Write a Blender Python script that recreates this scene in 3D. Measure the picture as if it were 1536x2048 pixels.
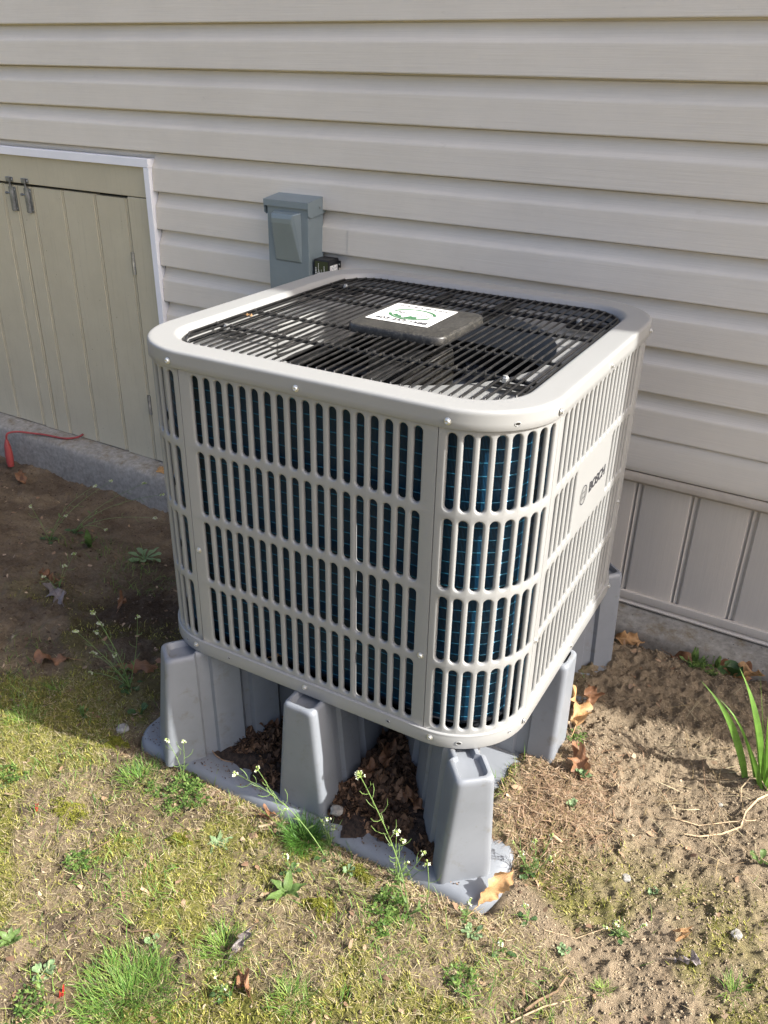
import bpy, bmesh, math, random
import numpy as np
from mathutils import Vector, Matrix

random.seed(7)
RNG = np.random.default_rng(11)
R = math.radians
scene = bpy.context.scene
C = scene.collection
for o in list(bpy.data.objects):
    bpy.data.objects.remove(o)

# ------------------------------------------------------------------ camera
cam_d = bpy.data.cameras.new('camera')
cam = bpy.data.objects.new('camera', cam_d)
C.objects.link(cam)
yaw, pitch, roll = R(-29.02), R(27.42), R(1.19)
fwd = Vector((math.sin(yaw)*math.cos(pitch), math.cos(yaw)*math.cos(pitch), -math.sin(pitch)))
rgt = Vector((math.cos(yaw), -math.sin(yaw), 0))
up = rgt.cross(fwd)
r2 = rgt*math.cos(roll)+up*math.sin(roll)
u2 = -rgt*math.sin(roll)+up*math.cos(roll)
mw = Matrix((r2, u2, -fwd)).transposed().to_4x4()
mw.translation = Vector((1.0832, -1.0083, 1.111))
cam.matrix_world = mw
cam_d.sensor_fit = 'VERTICAL'
cam_d.sensor_height = 24
cam_d.lens = 24*1706.9/2048
cam_d.clip_start = 0.02
cam_d.clip_end = 400
scene.camera = cam

# ------------------------------------------------------------------ world, sun, exposure
SUN_AZ = math.atan2(0.13, 1.0)      # direction towards the sun in the x-y plane, from +x
SUN_EL = R(40)
world = bpy.data.worlds.new('World')
scene.world = world
world.use_nodes = True
nt = world.node_tree
nt.nodes.clear()
sky = nt.nodes.new('ShaderNodeTexSky')
sky.sky_type = 'NISHITA'
sky.sun_disc = False
sky.sun_elevation = SUN_EL
sky.sun_rotation = R(90)-SUN_AZ
sky.air_density = 0.55
sky.dust_density = 4.5
sky.ozone_density = 0.3
bg = nt.nodes.new('ShaderNodeBackground')
bg.inputs[1].default_value = 0.15
wo = nt.nodes.new('ShaderNodeOutputWorld')
nt.links.new(sky.outputs[0], bg.inputs[0])
nt.links.new(bg.outputs[0], wo.inputs[0])
sun_d = bpy.data.lights.new('sun', 'SUN')
sun_d.energy = 4.9
sun_d.angle = R(0.6)
sun_d.color = (1.0, 0.97, 0.92)
sun = bpy.data.objects.new('sun', sun_d)
C.objects.link(sun)
sdir = Vector((math.cos(SUN_EL)*math.cos(SUN_AZ), math.cos(SUN_EL)*math.sin(SUN_AZ), math.sin(SUN_EL)))
sun.rotation_euler = sdir.to_track_quat('Z', 'Y').to_euler()
sun.location = (6, 1, 6)
scene.view_settings.view_transform = 'Standard'
scene.view_settings.look = 'None'
scene.view_settings.gamma = 1
scene.view_settings.exposure = 1.24
scene.render.engine = 'CYCLES'
scene.cycles.max_bounces = 6

# ------------------------------------------------------------------ materials
MATS = {}


def nodes_of(name):
    m = bpy.data.materials.new(name)
    m.use_nodes = True
    t = m.node_tree
    b = t.nodes['Principled BSDF']
    return m, t, b


def N(t, kind, **kw):
    n = t.nodes.new(kind)
    for k, v in kw.items():
        if k in n.inputs.keys():
            n.inputs[k].default_value = v
        else:
            setattr(n, k, v)
    return n


def L(t, a, b):
    t.links.new(a, b)


def ramp(t, src, stops, interp='LINEAR'):
    n = t.nodes.new('ShaderNodeValToRGB')
    cr = n.color_ramp
    cr.interpolation = interp
    while len(cr.elements) < len(stops):
        cr.elements.new(0.5)
    for e, (p, c) in zip(cr.elements, stops):
        e.position = p
        e.color = (c[0], c[1], c[2], 1) if isinstance(c, (tuple, list)) else (c, c, c, 1)
    L(t, src, n.inputs[0])
    return n.outputs[0]


def coord(t, scale=(1, 1, 1), kind='Object'):
    tc = t.nodes.new('ShaderNodeTexCoord')
    mp = t.nodes.new('ShaderNodeMapping')
    mp.inputs['Scale'].default_value = scale
    L(t, tc.outputs[kind], mp.inputs[0])
    return mp.outputs[0]


def noise(t, vec, scale, detail=4, rough=0.6, dist=0.0):
    n = t.nodes.new('ShaderNodeTexNoise')
    n.inputs['Scale'].default_value = scale
    n.inputs['Detail'].default_value = detail
    n.inputs['Roughness'].default_value = rough
    n.inputs['Distortion'].default_value = dist
    L(t, vec, n.inputs['Vector'])
    return n.outputs[0]


def mix(t, fac, a, b, mode='MIX'):
    n = t.nodes.new('ShaderNodeMix')
    n.data_type = 'RGBA'
    n.blend_type = mode
    for sock, v in ((n.inputs[0], fac), (n.inputs[6], a), (n.inputs[7], b)):
        if isinstance(v, (int, float)):
            sock.default_value = v if sock.type == "VALUE" else (v, v, v, 1)
        elif isinstance(v, tuple):
            sock.default_value = (v[0], v[1], v[2], 1)
        else:
            L(t, v, sock)
    return n.outputs[2]


def bump(t, b, h, strength=0.3, dist=0.002):
    n = t.nodes.new('ShaderNodeBump')
    n.inputs['Strength'].default_value = strength
    n.inputs['Distance'].default_value = dist
    L(t, h, n.inputs['Height'])
    L(t, n.outputs[0], b.inputs['Normal'])


def mat_basic(name, col, rough=0.5, metal=0.0, var=0.06, nscale=8, bstr=0.0, bscale=200, bdist=0.0006, spec=0.5, dirt=None):
    m, t, b = nodes_of(name)
    v = coord(t)
    f = noise(t, v, nscale, 5, 0.65)
    lo = tuple(max(0, c*(1-var*2)) for c in col)
    hi = tuple(c*(1+var) for c in col)
    c = ramp(t, f, [(0.3, lo), (0.65, hi)])
    if dirt:
        f2 = noise(t, v, dirt[1], 8, 0.75)
        c = mix(t, ramp(t, f2, [(dirt[2], 0.0), (dirt[3], 1.0)]), c, dirt[0])
    L(t, c, b.inputs['Base Color'])
    b.inputs['Roughness'].default_value = rough
    b.inputs['Metallic'].default_value = metal
    b.inputs['Specular IOR Level'].default_value = spec
    if bstr:
        bump(t, b, noise(t, v, bscale, 4, 0.6), bstr, bdist)
    return m


def mat_siding(name, col, grain_axis='x'):
    m, t, b = nodes_of(name)
    sc = (2.2, 60, 170) if grain_axis == 'x' else (150, 60, 3.0)
    v = coord(t, sc)
    g = noise(t, v, 2.2, 6, 0.65, 0.35)
    v2 = coord(t)
    f = noise(t, v2, 3.0, 6, 0.7)
    c = ramp(t, f, [(0.3, tuple(k*0.93 for k in col)), (0.7, tuple(k*1.03 for k in col))])
    c = mix(t, ramp(t, g, [(0.40, 0.10), (0.58, 0.0)]), c, tuple(k*0.55 for k in col))
    # faint smudges of dirt
    d = noise(t, coord(t, (1.2, 1, 2.4)), 9, 8, 0.8)
    c = mix(t, ramp(t, d, [(0.62, 0.0), (0.8, 0.35)]), c, (0.22, 0.19, 0.14))
    L(t, c, b.inputs['Base Color'])
    b.inputs['Roughness'].default_value = 0.42
    bump(t, b, g, 0.6, 0.0012)
    return m


MATS['siding'] = mat_siding('vinyl_siding', (0.68, 0.635, 0.552))
MATS['skirt'] = mat_siding('vinyl_skirt', (0.59, 0.54, 0.465), 'z')
MATS['ledge'] = mat_basic('ledge_trim', (0.42, 0.37, 0.30), 0.5, var=0.10, nscale=5, bstr=0.1, bscale=120,
                          dirt=((0.24, 0.20, 0.14), 6, 0.45, 0.85))
MATS['white_trim'] = mat_basic('white_trim', (0.82, 0.83, 0.86), 0.45, var=0.02)
MATS['cap'] = mat_basic('unit_paint', (0.262, 0.265, 0.258), 0.36, var=0.018, nscale=5, bstr=0.05, bscale=700, bdist=0.0002,
                        dirt=((0.228, 0.226, 0.212), 9, 0.58, 0.85))
MATS['dark_metal'] = mat_basic('inner_black', (0.010, 0.011, 0.014), 0.5)
MATS['wire'] = mat_basic('black_coated_wire', (0.012, 0.012, 0.012), 0.34, var=0.4, nscale=60, bstr=0.3, bscale=500,
                         dirt=((0.07, 0.063, 0.05), 60, 0.58, 0.78))
MATS['motor_cap'] = mat_basic('black_plastic', (0.026, 0.025, 0.023), 0.4, var=0.3, nscale=30, bstr=0.3, bscale=260,
                              dirt=((0.10, 0.094, 0.078), 190, 0.50, 0.68))
MATS['blade'] = mat_basic('fan_blade_plastic', (0.020, 0.024, 0.034), 0.35, var=0.2)
MATS['screw'] = mat_basic('zinc', (0.62, 0.62, 0.60), 0.28, metal=0.75)
MATS['galv'] = mat_basic('dull_zinc', (0.24, 0.25, 0.25), 0.45, metal=0.8, var=0.25, nscale=40)
MATS['galv_light'] = mat_basic('bright_zinc', (0.55, 0.56, 0.55), 0.4, metal=0.8, var=0.25, nscale=40)
MATS['box'] = mat_basic('grey_enamel', (0.19, 0.235, 0.25), 0.4, var=0.05, nscale=6, bstr=0.04, bscale=400)
MATS['pull'] = mat_basic('grey_enamel_bare', (0.215, 0.262, 0.272), 0.3, metal=0.15, var=0.05, nscale=6)
MATS['black_abs'] = mat_basic('black_abs', (0.012, 0.012, 0.014), 0.4)
MATS['olive_print'] = mat_basic('olive_label', (0.028, 0.04, 0.012), 0.45)
MATS['paper'] = mat_basic('white_sticker', (0.80, 0.80, 0.77), 0.4, var=0.04, nscale=40)
MATS['ink_dark'] = mat_basic('dark_ink', (0.035, 0.035, 0.04), 0.5)
MATS['ink_green'] = mat_basic('green_ink', (0.04, 0.13, 0.055), 0.5)
MATS['ink_grey'] = mat_basic('grey_ink', (0.30, 0.31, 0.36), 0.5)
MATS['riser'] = mat_basic('riser_plastic', (0.190, 0.205, 0.225), 0.42, var=0.06, nscale=7, bstr=0.12, bscale=160,
                          dirt=((0.13, 0.12, 0.10), 22, 0.56, 0.8))
MATS['red'] = mat_basic('red_rubber', (0.34, 0.06, 0.055), 0.5, var=0.15, nscale=20)
MATS['gap'] = mat_basic('dark_gap', (0.02, 0.018, 0.015), 0.9)
MATS['twig'] = mat_basic('dry_wood', (0.20, 0.13, 0.075), 0.8, var=0.4, nscale=60, bstr=0.5, bscale=300)
MATS['root'] = mat_basic('dry_root', (0.42, 0.31, 0.19), 0.8, var=0.3, nscale=60)
MATS['stone'] = mat_basic('pale_stone', (0.27, 0.26, 0.235), 0.7, var=0.3, nscale=60, bstr=0.5, bscale=120)
MATS['sawdust'] = mat_basic('sawdust', (0.42, 0.24, 0.09), 0.9, var=0.3, nscale=120)

# painted door wood
m, t, b = nodes_of('sage_paint')
g = noise(t, coord(t, (60, 30, 2.5)), 2.0, 6, 0.7, 0.4)
f = noise(t, coord(t), 6, 6, 0.7)
c = ramp(t, f, [(0.3, (0.475, 0.43, 0.305)), (0.7, (0.53, 0.483, 0.348))])
c = mix(t, ramp(t, g, [(0.34, 0.12), (0.46, 0.0)]), c, (0.15, 0.145, 0.10))
sp = noise(t, coord(t), 130, 2, 0.5)
c = mix(t, ramp(t, sp, [(0.74, 0.0), (0.78, 0.7)]), c, (0.10, 0.09, 0.06))
L(t, c, b.inputs['Base Color'])
b.inputs['Roughness'].default_value = 0.55
bump(t, b, g, 0.35, 0.0012)
MATS['door'] = m

# concrete
m, t, b = nodes_of('concrete')
v = coord(t)
f = noise(t, v, 5, 8, 0.75)
f2 = noise(t, v, 60, 6, 0.7)
c = ramp(t, f, [(0.28, (0.185, 0.168, 0.14)), (0.5, (0.29, 0.268, 0.225)), (0.72, (0.40, 0.375, 0.32))])
c = mix(t, 0.5, c, ramp(t, f2, [(0.3, (0.09, 0.088, 0.08)), (0.7, (0.42, 0.405, 0.36))]))
f3 = noise(t, v, 26, 5, 0.7)
geo = t.nodes.new('ShaderNodeNewGeometry')
sep = t.nodes.new('ShaderNodeSeparateXYZ')
L(t, geo.outputs['Normal'], sep.inputs[0])
topm = ramp(t, sep.outputs[2], [(0.4, 0.0), (0.8, 1.0)])
c = mix(t, mix(t, 1.0, topm, ramp(t, f3, [(0.5, 0.0), (0.68, 0.75)]), 'MULTIPLY'), c, (0.16, 0.115, 0.055))
vor = N(t, 'ShaderNodeTexVoronoi')
vor.inputs['Scale'].default_value = 55
L(t, v, vor.inputs['Vector'])
pit = ramp(t, vor.outputs['Distance'], [(0.05, 0.0), (0.14, 1.0)])
rare = ramp(t, noise(t, v, 22, 2, 0.5), [(0.56, 1.0), (0.6, 0.0)])
pits = mix(t, 1.0, pit, rare, 'SCREEN')
c = mix(t, pits, (0.05, 0.05, 0.048), c)
L(t, c, b.inputs['Base Color'])
b.inputs['Roughness'].default_value = 0.9
bump(t, b, mix(t, 0.5, f2, pits), 0.5, 0.004)
MATS['concrete'] = m

# coil fins : fine vertical fins across the uv u axis (metres), hairpin rows on the v axis
m, t, b = nodes_of('coil_fins')
uv = t.nodes.new('ShaderNodeUVMap')
sx = t.nodes.new('ShaderNodeSeparateXYZ')
L(t, uv.outputs[0], sx.inputs[0])
mu = N(t, 'ShaderNodeMath', operation='MULTIPLY')
mu.inputs[1].default_value = 1/0.0021
L(t, sx.outputs[0], mu.inputs[0])
fr = N(t, 'ShaderNodeMath', operation='FRACT')
L(t, mu.outputs[0], fr.inputs[0])
fin = ramp(t, fr.outputs[0], [(0.0, 0.1), (0.3, 1.0), (0.55, 0.15), (1.0, 0.1)])
f = noise(t, coord(t), 6, 4, 0.6)
cc = ramp(t, f, [(0.3, (0.006, 0.060, 0.14)), (0.7, (0.011, 0.105, 0.22))])
c = mix(t, fin, (0.002, 0.006, 0.012), cc)
L(t, c, b.inputs['Base Color'])
b.inputs['Roughness'].default_value = 0.35
b.inputs['Metallic'].default_value = 0.3
bump(t, b, fin, 0.6, 0.0015)
MATS['coil'] = m
MATS['coil_tube'] = mat_basic('coil_tube_blue', (0.025, 0.18, 0.29), 0.35, metal=0.3, var=0.2, nscale=60)

# generic vertex-coloured foliage / litter
def mat_vcol(name, rough=0.6, transl=0.0, spec=0.3):
    m, t, b = nodes_of(name)
    a = t.nodes.new('ShaderNodeAttribute')
    a.attribute_name = 'col'
    L(t, a.outputs['Color'], b.inputs['Base Color'])
    b.inputs['Roughness'].default_value = rough
    b.inputs['Specular IOR Level'].default_value = spec
    if transl:
        tr = t.nodes.new('ShaderNodeBsdfTranslucent')
        ms = t.nodes.new('ShaderNodeMixShader')
        ms.inputs[0].default_value = transl
        L(t, a.outputs['Color'], tr.inputs[0])
        L(t, b.outputs[0], ms.inputs[1])
        L(t, tr.outputs[0], ms.inputs[2])
        L(t, ms.outputs[0], t.nodes['Material Output'].inputs[0])
    return m


MATS['blade_grass'] = mat_vcol('grass_blades', 0.5, 0.3)
MATS['straw'] = mat_vcol('straw', 0.65, 0.1)
MATS['moss'] = mat_vcol('moss', 0.8, 0.2)
MATS['crumb'] = mat_vcol('crumbs', 0.85)


def mat_leaf(name, base, vein, rough=0.6, transl=0.2, spots=True):
    m, t, b = nodes_of(name)
    uv = t.nodes.new('ShaderNodeUVMap')
    s = t.nodes.new('ShaderNodeSeparateXYZ')
    L(t, uv.outputs[0], s.inputs[0])     # x: across -1..1 , y: along 0..1
    ab = N(t, 'ShaderNodeMath', operation='ABSOLUTE')
    L(t, s.outputs[0], ab.inputs[0])
    mid = ramp(t, ab.outputs[0], [(0.0, 1.0), (0.06, 0.0)])
    k = N(t, 'ShaderNodeMath', operation='MULTIPLY_ADD')
    L(t, ab.outputs[0], k.inputs[0])
    k.inputs[1].default_value = -0.35
    L(t, s.outputs[1], k.inputs[2])
    k2 = N(t, 'ShaderNodeMath', operation='MULTIPLY')
    L(t, k.outputs[0], k2.inputs[0])
    k2.inputs[1].default_value = 7.0
    fr = N(t, 'ShaderNodeMath', operation='FRACT')
    L(t, k2.outputs[0], fr.inputs[0])
    side = ramp(t, fr.outputs[0], [(0.0, 1.0), (0.08, 0.0), (0.92, 0.0), (1.0, 1.0)])
    vv = mix(t, 1.0, mid, side, 'LIGHTEN')
    f = noise(t, coord(t), 35, 6, 0.7)
    c = ramp(t, f, [(0.3, tuple(q*0.6 for q in base)), (0.5, base), (0.72, tuple(min(1, q*1.3) for q in base))])
    c = mix(t, mix(t, 0.55, 0.0, vv), c, vein)
    if spots:
        f2 = noise(t, coord(t), 120, 3, 0.6)
        c = mix(t, ramp(t, f2, [(0.62, 0.0), (0.72, 0.5)]), c, tuple(q*0.35 for q in base))
    L(t, c, b.inputs['Base Color'])
    b.inputs['Roughness'].default_value = rough
    bump(t, b, mix(t, 0.5, vv, f), 0.5, 0.002)
    if transl:
        tr = t.nodes.new('ShaderNodeBsdfTranslucent')
        ms = t.nodes.new('ShaderNodeMixShader')
        ms.inputs[0].default_value = transl
        L(t, c, tr.inputs[0])
        L(t, b.outputs[0], ms.inputs[1])
        L(t, tr.outputs[0], ms.inputs[2])
        L(t, ms.outputs[0], t.nodes['Material Output'].inputs[0])
    return m


MATS['leaf_brown'] = mat_leaf('dead_leaf_brown', (0.24, 0.12, 0.06), (0.30, 0.18, 0.10))
MATS['leaf_tan'] = mat_leaf('dead_leaf_tan', (0.46, 0.27, 0.12), (0.5, 0.34, 0.18))
MATS['leaf_grey'] = mat_leaf('dead_leaf_grey', (0.235, 0.205, 0.20), (0.10, 0.07, 0.06))
MATS['leaf_dark'] = mat_leaf('dead_leaf_dark', (0.13, 0.065, 0.035), (0.19, 0.11, 0.06))
MATS['leaf_green'] = mat_leaf('weed_leaf', (0.12, 0.195, 0.05), (0.17, 0.26, 0.09), 0.45, 0.3, False)
MATS['leaf_dgreen'] = mat_leaf('dark_weed_leaf', (0.05, 0.105, 0.028), (0.08, 0.15, 0.05), 0.4, 0.25, False)
MATS['leaf_pale'] = mat_leaf('pale_weed_leaf', (0.19, 0.29, 0.13), (0.26, 0.36, 0.2), 0.55, 0.25, False)
MATS['leaf_red'] = mat_leaf('red_scrap', (0.40, 0.04, 0.03), (0.45, 0.08, 0.05), 0.4)
MATS['humus'] = mat_basic('dark_humus', (0.035, 0.022, 0.015), 0.95, var=0.5, nscale=120, bstr=0.8, bscale=300, bdist=0.003)
MATS['iris'] = mat_leaf('iris_leaf', (0.15, 0.30, 0.045), (0.18, 0.33, 0.07), 0.4, 0.4, False)
MATS['stem'] = mat_basic('green_stem', (0.16, 0.25, 0.07), 0.5, var=0.15, nscale=40)
MATS['petal'] = mat_basic('white_petal', (0.60, 0.61, 0.47), 0.6, var=0.03)
MATS['bud'] = mat_basic('green_bud', (0.30, 0.40, 0.10), 0.6, var=0.2)

# soil: attribute driven mixture
m, t, b = nodes_of('soil')
v = coord(t)
a = t.nodes.new('ShaderNodeAttribute'); a.attribute_name = 'mask'      # r dark soil and painted depth under the lawn, g moss, b straw/thatch
sp = t.nodes.new('ShaderNodeSeparateColor')
L(t, a.outputs['Color'], sp.inputs[0])
n1 = noise(t, v, 22, 8, 0.75)
n2 = noise(t, v, 140, 6, 0.75)
n3 = noise(t, v, 420, 4, 0.7)
tan = ramp(t, n1, [(0.25, (0.165, 0.124, 0.08)), (0.5, (0.265, 0.207, 0.138)), (0.75, (0.36, 0.292, 0.20))])
tan = mix(t, 0.45, tan, ramp(t, n2, [(0.28, (0.08, 0.057, 0.037)), (0.5, (0.24, 0.187, 0.125)), (0.72, (0.43, 0.355, 0.25))]))
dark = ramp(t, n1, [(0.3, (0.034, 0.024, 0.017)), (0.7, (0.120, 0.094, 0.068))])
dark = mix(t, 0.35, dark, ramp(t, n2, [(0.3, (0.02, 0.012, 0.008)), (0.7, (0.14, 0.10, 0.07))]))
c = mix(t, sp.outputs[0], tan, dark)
mossc = ramp(t, n2, [(0.25, (0.055, 0.065, 0.012)), (0.5, (0.14, 0.145, 0.025)), (0.75, (0.27, 0.25, 0.06))])
c = mix(t, sp.outputs[1], c, mossc)
strawc = ramp(t, n2, [(0.25, (0.06, 0.045, 0.025)), (0.55, (0.19, 0.15, 0.085)), (0.8, (0.38, 0.32, 0.19))])  # low tones darkened so the thatch looks deep, shade put into the colour
c = mix(t, sp.outputs[2], c, strawc)
# light mineral grains
c = mix(t, ramp(t, n3, [(0.70, 0.0), (0.76, 0.6)]), c, (0.42, 0.38, 0.32))
L(t, c, b.inputs['Base Color'])
b.inputs['Roughness'].default_value = 0.95
b.inputs['Specular IOR Level'].default_value = 0.15
bump(t, b, mix(t, 0.45, n2, n3), 1.0, 0.010)
MATS['soil'] = m

# ------------------------------------------------------------------ builders
class MB:
    def __init__(s):
        s.v = []; s.f = []; s.uv = []

    def add(s, verts, faces, uvs=None):
        o = len(s.v)
        s.v.extend([tuple(p) for p in verts])
        s.f.extend([tuple(i+o for i in f) for f in faces])
        s.uv.extend(uvs if uvs is not None else [(0, 0)]*len(verts))

    def box(s, x0, x1, y0, y1, z0, z1):
        v = [(x, y, z) for z in (z0, z1) for y in (y0, y1) for x in (x0, x1)]
        s.add(v, [(0, 2, 3, 1), (4, 5, 7, 6), (0, 1, 5, 4), (2, 6, 7, 3), (0, 4, 6, 2), (1, 3, 7, 5)])

    def grid(s, P, closed_u=False, closed_v=False, uvs=None):
        nu = len(P); nv = len(P[0])
        verts = [p for row in P for p in row]
        F = []
        for i in range(nu if closed_u else nu-1):
            for j in range(nv if closed_v else nv-1):
                F.append((i*nv+j, ((i+1) % nu)*nv+j, ((i+1) % nu)*nv+(j+1) % nv, i*nv+(j+1) % nv))
        s.add(verts, F, uvs)

    def tube(s, pts, r, n=6, cap=True):
        pts = [Vector(p) for p in pts]
        rs = r if isinstance(r, (list, tuple)) else [r]*len(pts)
        rows = []
        ref = None
        for i, p in enumerate(pts):
            d = (pts[min(i+1, len(pts)-1)]-pts[max(i-1, 0)]).normalized()
            if ref is None:
                ref = d.orthogonal().normalized()
            ref = (ref-d*ref.dot(d)).normalized()
            w = d.cross(ref)
            rows.append([tuple(p+(ref*math.cos(2*math.pi*k/n)+w*math.sin(2*math.pi*k/n))*rs[i]) for k in range(n)])
        o = len(s.v)
        s.grid(rows, closed_v=True)
        if cap:
            s.f.append(tuple(o+k for k in range(n)))
            s.f.append(tuple(o+(len(pts)-1)*n+k for k in reversed(range(n))))

    def lathe(s, prof, n=16, center=(0, 0, 0), axis='z'):
        rows = []
        for r, z in prof:
            row = []
            for k in range(n):
                a_ = 2*math.pi*k/n
                p = (r*math.cos(a_), r*math.sin(a_), z)
                if axis == 'y':
                    p = (p[0], -p[2], p[1])
                if axis == 'x':
                    p = (p[2], p[0], p[1])
                row.append((p[0]+center[0], p[1]+center[1], p[2]+center[2]))
            rows.append(row)
        s.grid(rows, closed_v=True)

    def mesh(s, name, smooth=False, bevel=0.0, segs=2):
        me = bpy.data.meshes.new(name)
        me.from_pydata(s.v, [], s.f)
        uvl = me.uv_layers.new(name='UVMap')
        idx = np.empty(len(me.loops), dtype=np.int32)
        me.loops.foreach_get('vertex_index', idx)
        ua = np.array(s.uv, dtype=np.float32)
        uvl.data.foreach_set('uv', ua[idx].ravel())
        bm = bmesh.new(); bm.from_mesh(me)
        bmesh.ops.remove_doubles(bm, verts=bm.verts, dist=1e-5)
        if bevel:
            es = [e for e in bm.edges if len(e.link_faces) == 2 and e.calc_face_angle(0) > R(35)]
            bmesh.ops.bevel(bm, geom=es, offset=bevel, segments=segs, affect='EDGES', clamp_overlap=True, profile=0.5)
        bmesh.ops.recalc_face_normals(bm, faces=bm.faces)
        if smooth:
            for f in bm.faces:
                f.smooth = True
            if smooth != 'all':
                for e in bm.edges:
                    if len(e.link_faces) == 2 and e.calc_face_angle(0) > R(38):
                        e.smooth = False
        bm.to_mesh(me); bm.free()
        return me

    def build(s, name, mat, parent=None, smooth=False, bevel=0.0, segs=2, loc=None):
        return link(name, s.mesh(name, smooth, bevel, segs), mat, parent, loc)


def link(name, me, mat, parent=None, loc=None):
    o = bpy.data.objects.new(name, me)
    C.objects.link(o)
    if mat is not None and len(me.materials) == 0:
        me.materials.append(MATS[mat] if isinstance(mat, str) else mat)
    if parent is not None:
        o.parent = parent
    if loc is not None:
        o.location = loc
    return o


def tag(o, label=None, cat=None, group=None, kind=None):
    if label: o['label'] = label
    if cat: o['category'] = cat
    if group: o['group'] = group
    if kind: o['kind'] = kind
    return o


def thing(name, label, cat, loc=(0, 0, 0), rz=0.0, group=None):
    o = bpy.data.objects.new(name, None)
    o.empty_display_size = 0.05
    C.objects.link(o)
    o.location = loc
    o.rotation_euler = (0, 0, rz)
    return tag(o, label, cat, group)


def copy_tree(o, parent=None):
    c = o.copy()
    C.objects.link(c)
    c.parent = parent
    for ch in [k for k in bpy.data.objects if k.parent == o]:
        copy_tree(ch, c)
    return c


# value noise in numpy for terrain and scatter masks
_G = np.random.default_rng(3).random((256, 256))


def vn(x, y):
    xi = np.floor(x).astype(int); yi = np.floor(y).astype(int)
    fx = x-xi; fy = y-yi
    fx = fx*fx*(3-2*fx); fy = fy*fy*(3-2*fy)
    a_ = _G[xi % 256, yi % 256]; b_ = _G[(xi+1) % 256, yi % 256]
    c_ = _G[xi % 256, (yi+1) % 256]; d_ = _G[(xi+1) % 256, (yi+1) % 256]
    return (a_*(1-fx)+b_*fx)*(1-fy)+(c_*(1-fx)+d_*fx)*fy


def fbm(x, y, s, oct=4, off=0.0):
    v_ = 0; amp = 1; tot = 0
    for k in range(oct):
        v_ = v_+amp*vn(x*s+off+k*17.3, y*s+off*1.7+k*9.1)
        tot += amp; amp *= 0.5; s *= 2.03
    return v_/tot


def ss(a_, b_, x):
    t_ = np.clip((x-a_)/(b_-a_), 0, 1)
    return t_*t_*(3-2*t_)


W = 0.74
PSI = -0.028


def wall_y(x):
    return 1.081+(x-W)*math.tan(PSI)


def gh(x, y):
    x = np.asarray(x, float); y = np.asarray(y, float)
    left = 1-ss(-0.3, 0.6, x)
    h = -0.174-(0.085+0.085*left)*ss(0.15, 1.0, y)
    md = ss(0.60, 0.72, x)*ss(-0.02, 0.13, y)*(1-ss(0.76, 0.985, y))*(1-0.45*ss(0.95, 1.6, x))
    h = h*(1-md)-0.140*md
    amp = 1-0.75*ss(3, 6, np.hypot(x, y))
    h = h+(fbm(x, y, 5, 3, 3.1)-0.5)*0.030*amp
    h = h+(fbm(x, y, 26, 3, 7.7)-0.5)*0.016*amp
    cl = fbm(x, y, 70, 3, 1.3)
    h = h+np.maximum(cl-0.56, 0)*0.035*amp*(0.35+0.65*ss(0.72, 0.9, x+0.35*(y)))
    h = h+(fbm(x, y, 190, 2, 5.9)-0.5)*0.0065*amp
    h = h+(fbm(x, y, 55, 4, 15.9)-0.5)*0.0170*amp
    # flat bed under the riser tray
    rx_ = 0.752-0.15*ss(0.02, 0.13, y)+0.02*(fbm(x, y, 14, 2, 2.2)-0.5)
    ins = ss(-0.055, -0.02, x)*(1-ss(rx_, rx_+0.05, x))*ss(-0.075, -0.045, y)*(1-ss(0.75, 0.80, y))
    h = h*(1-ins)+(-0.196)*ins
    near = ss(-0.14, -0.07, x)*(1-ss(0.86, 0.92, x))*ss(-0.16, -0.08, y)*(1-ss(0.02, 0.1, y))*(1-ins)
    h = h*(1-0.93*near)-0.1670*0.93*near
    return h


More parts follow.
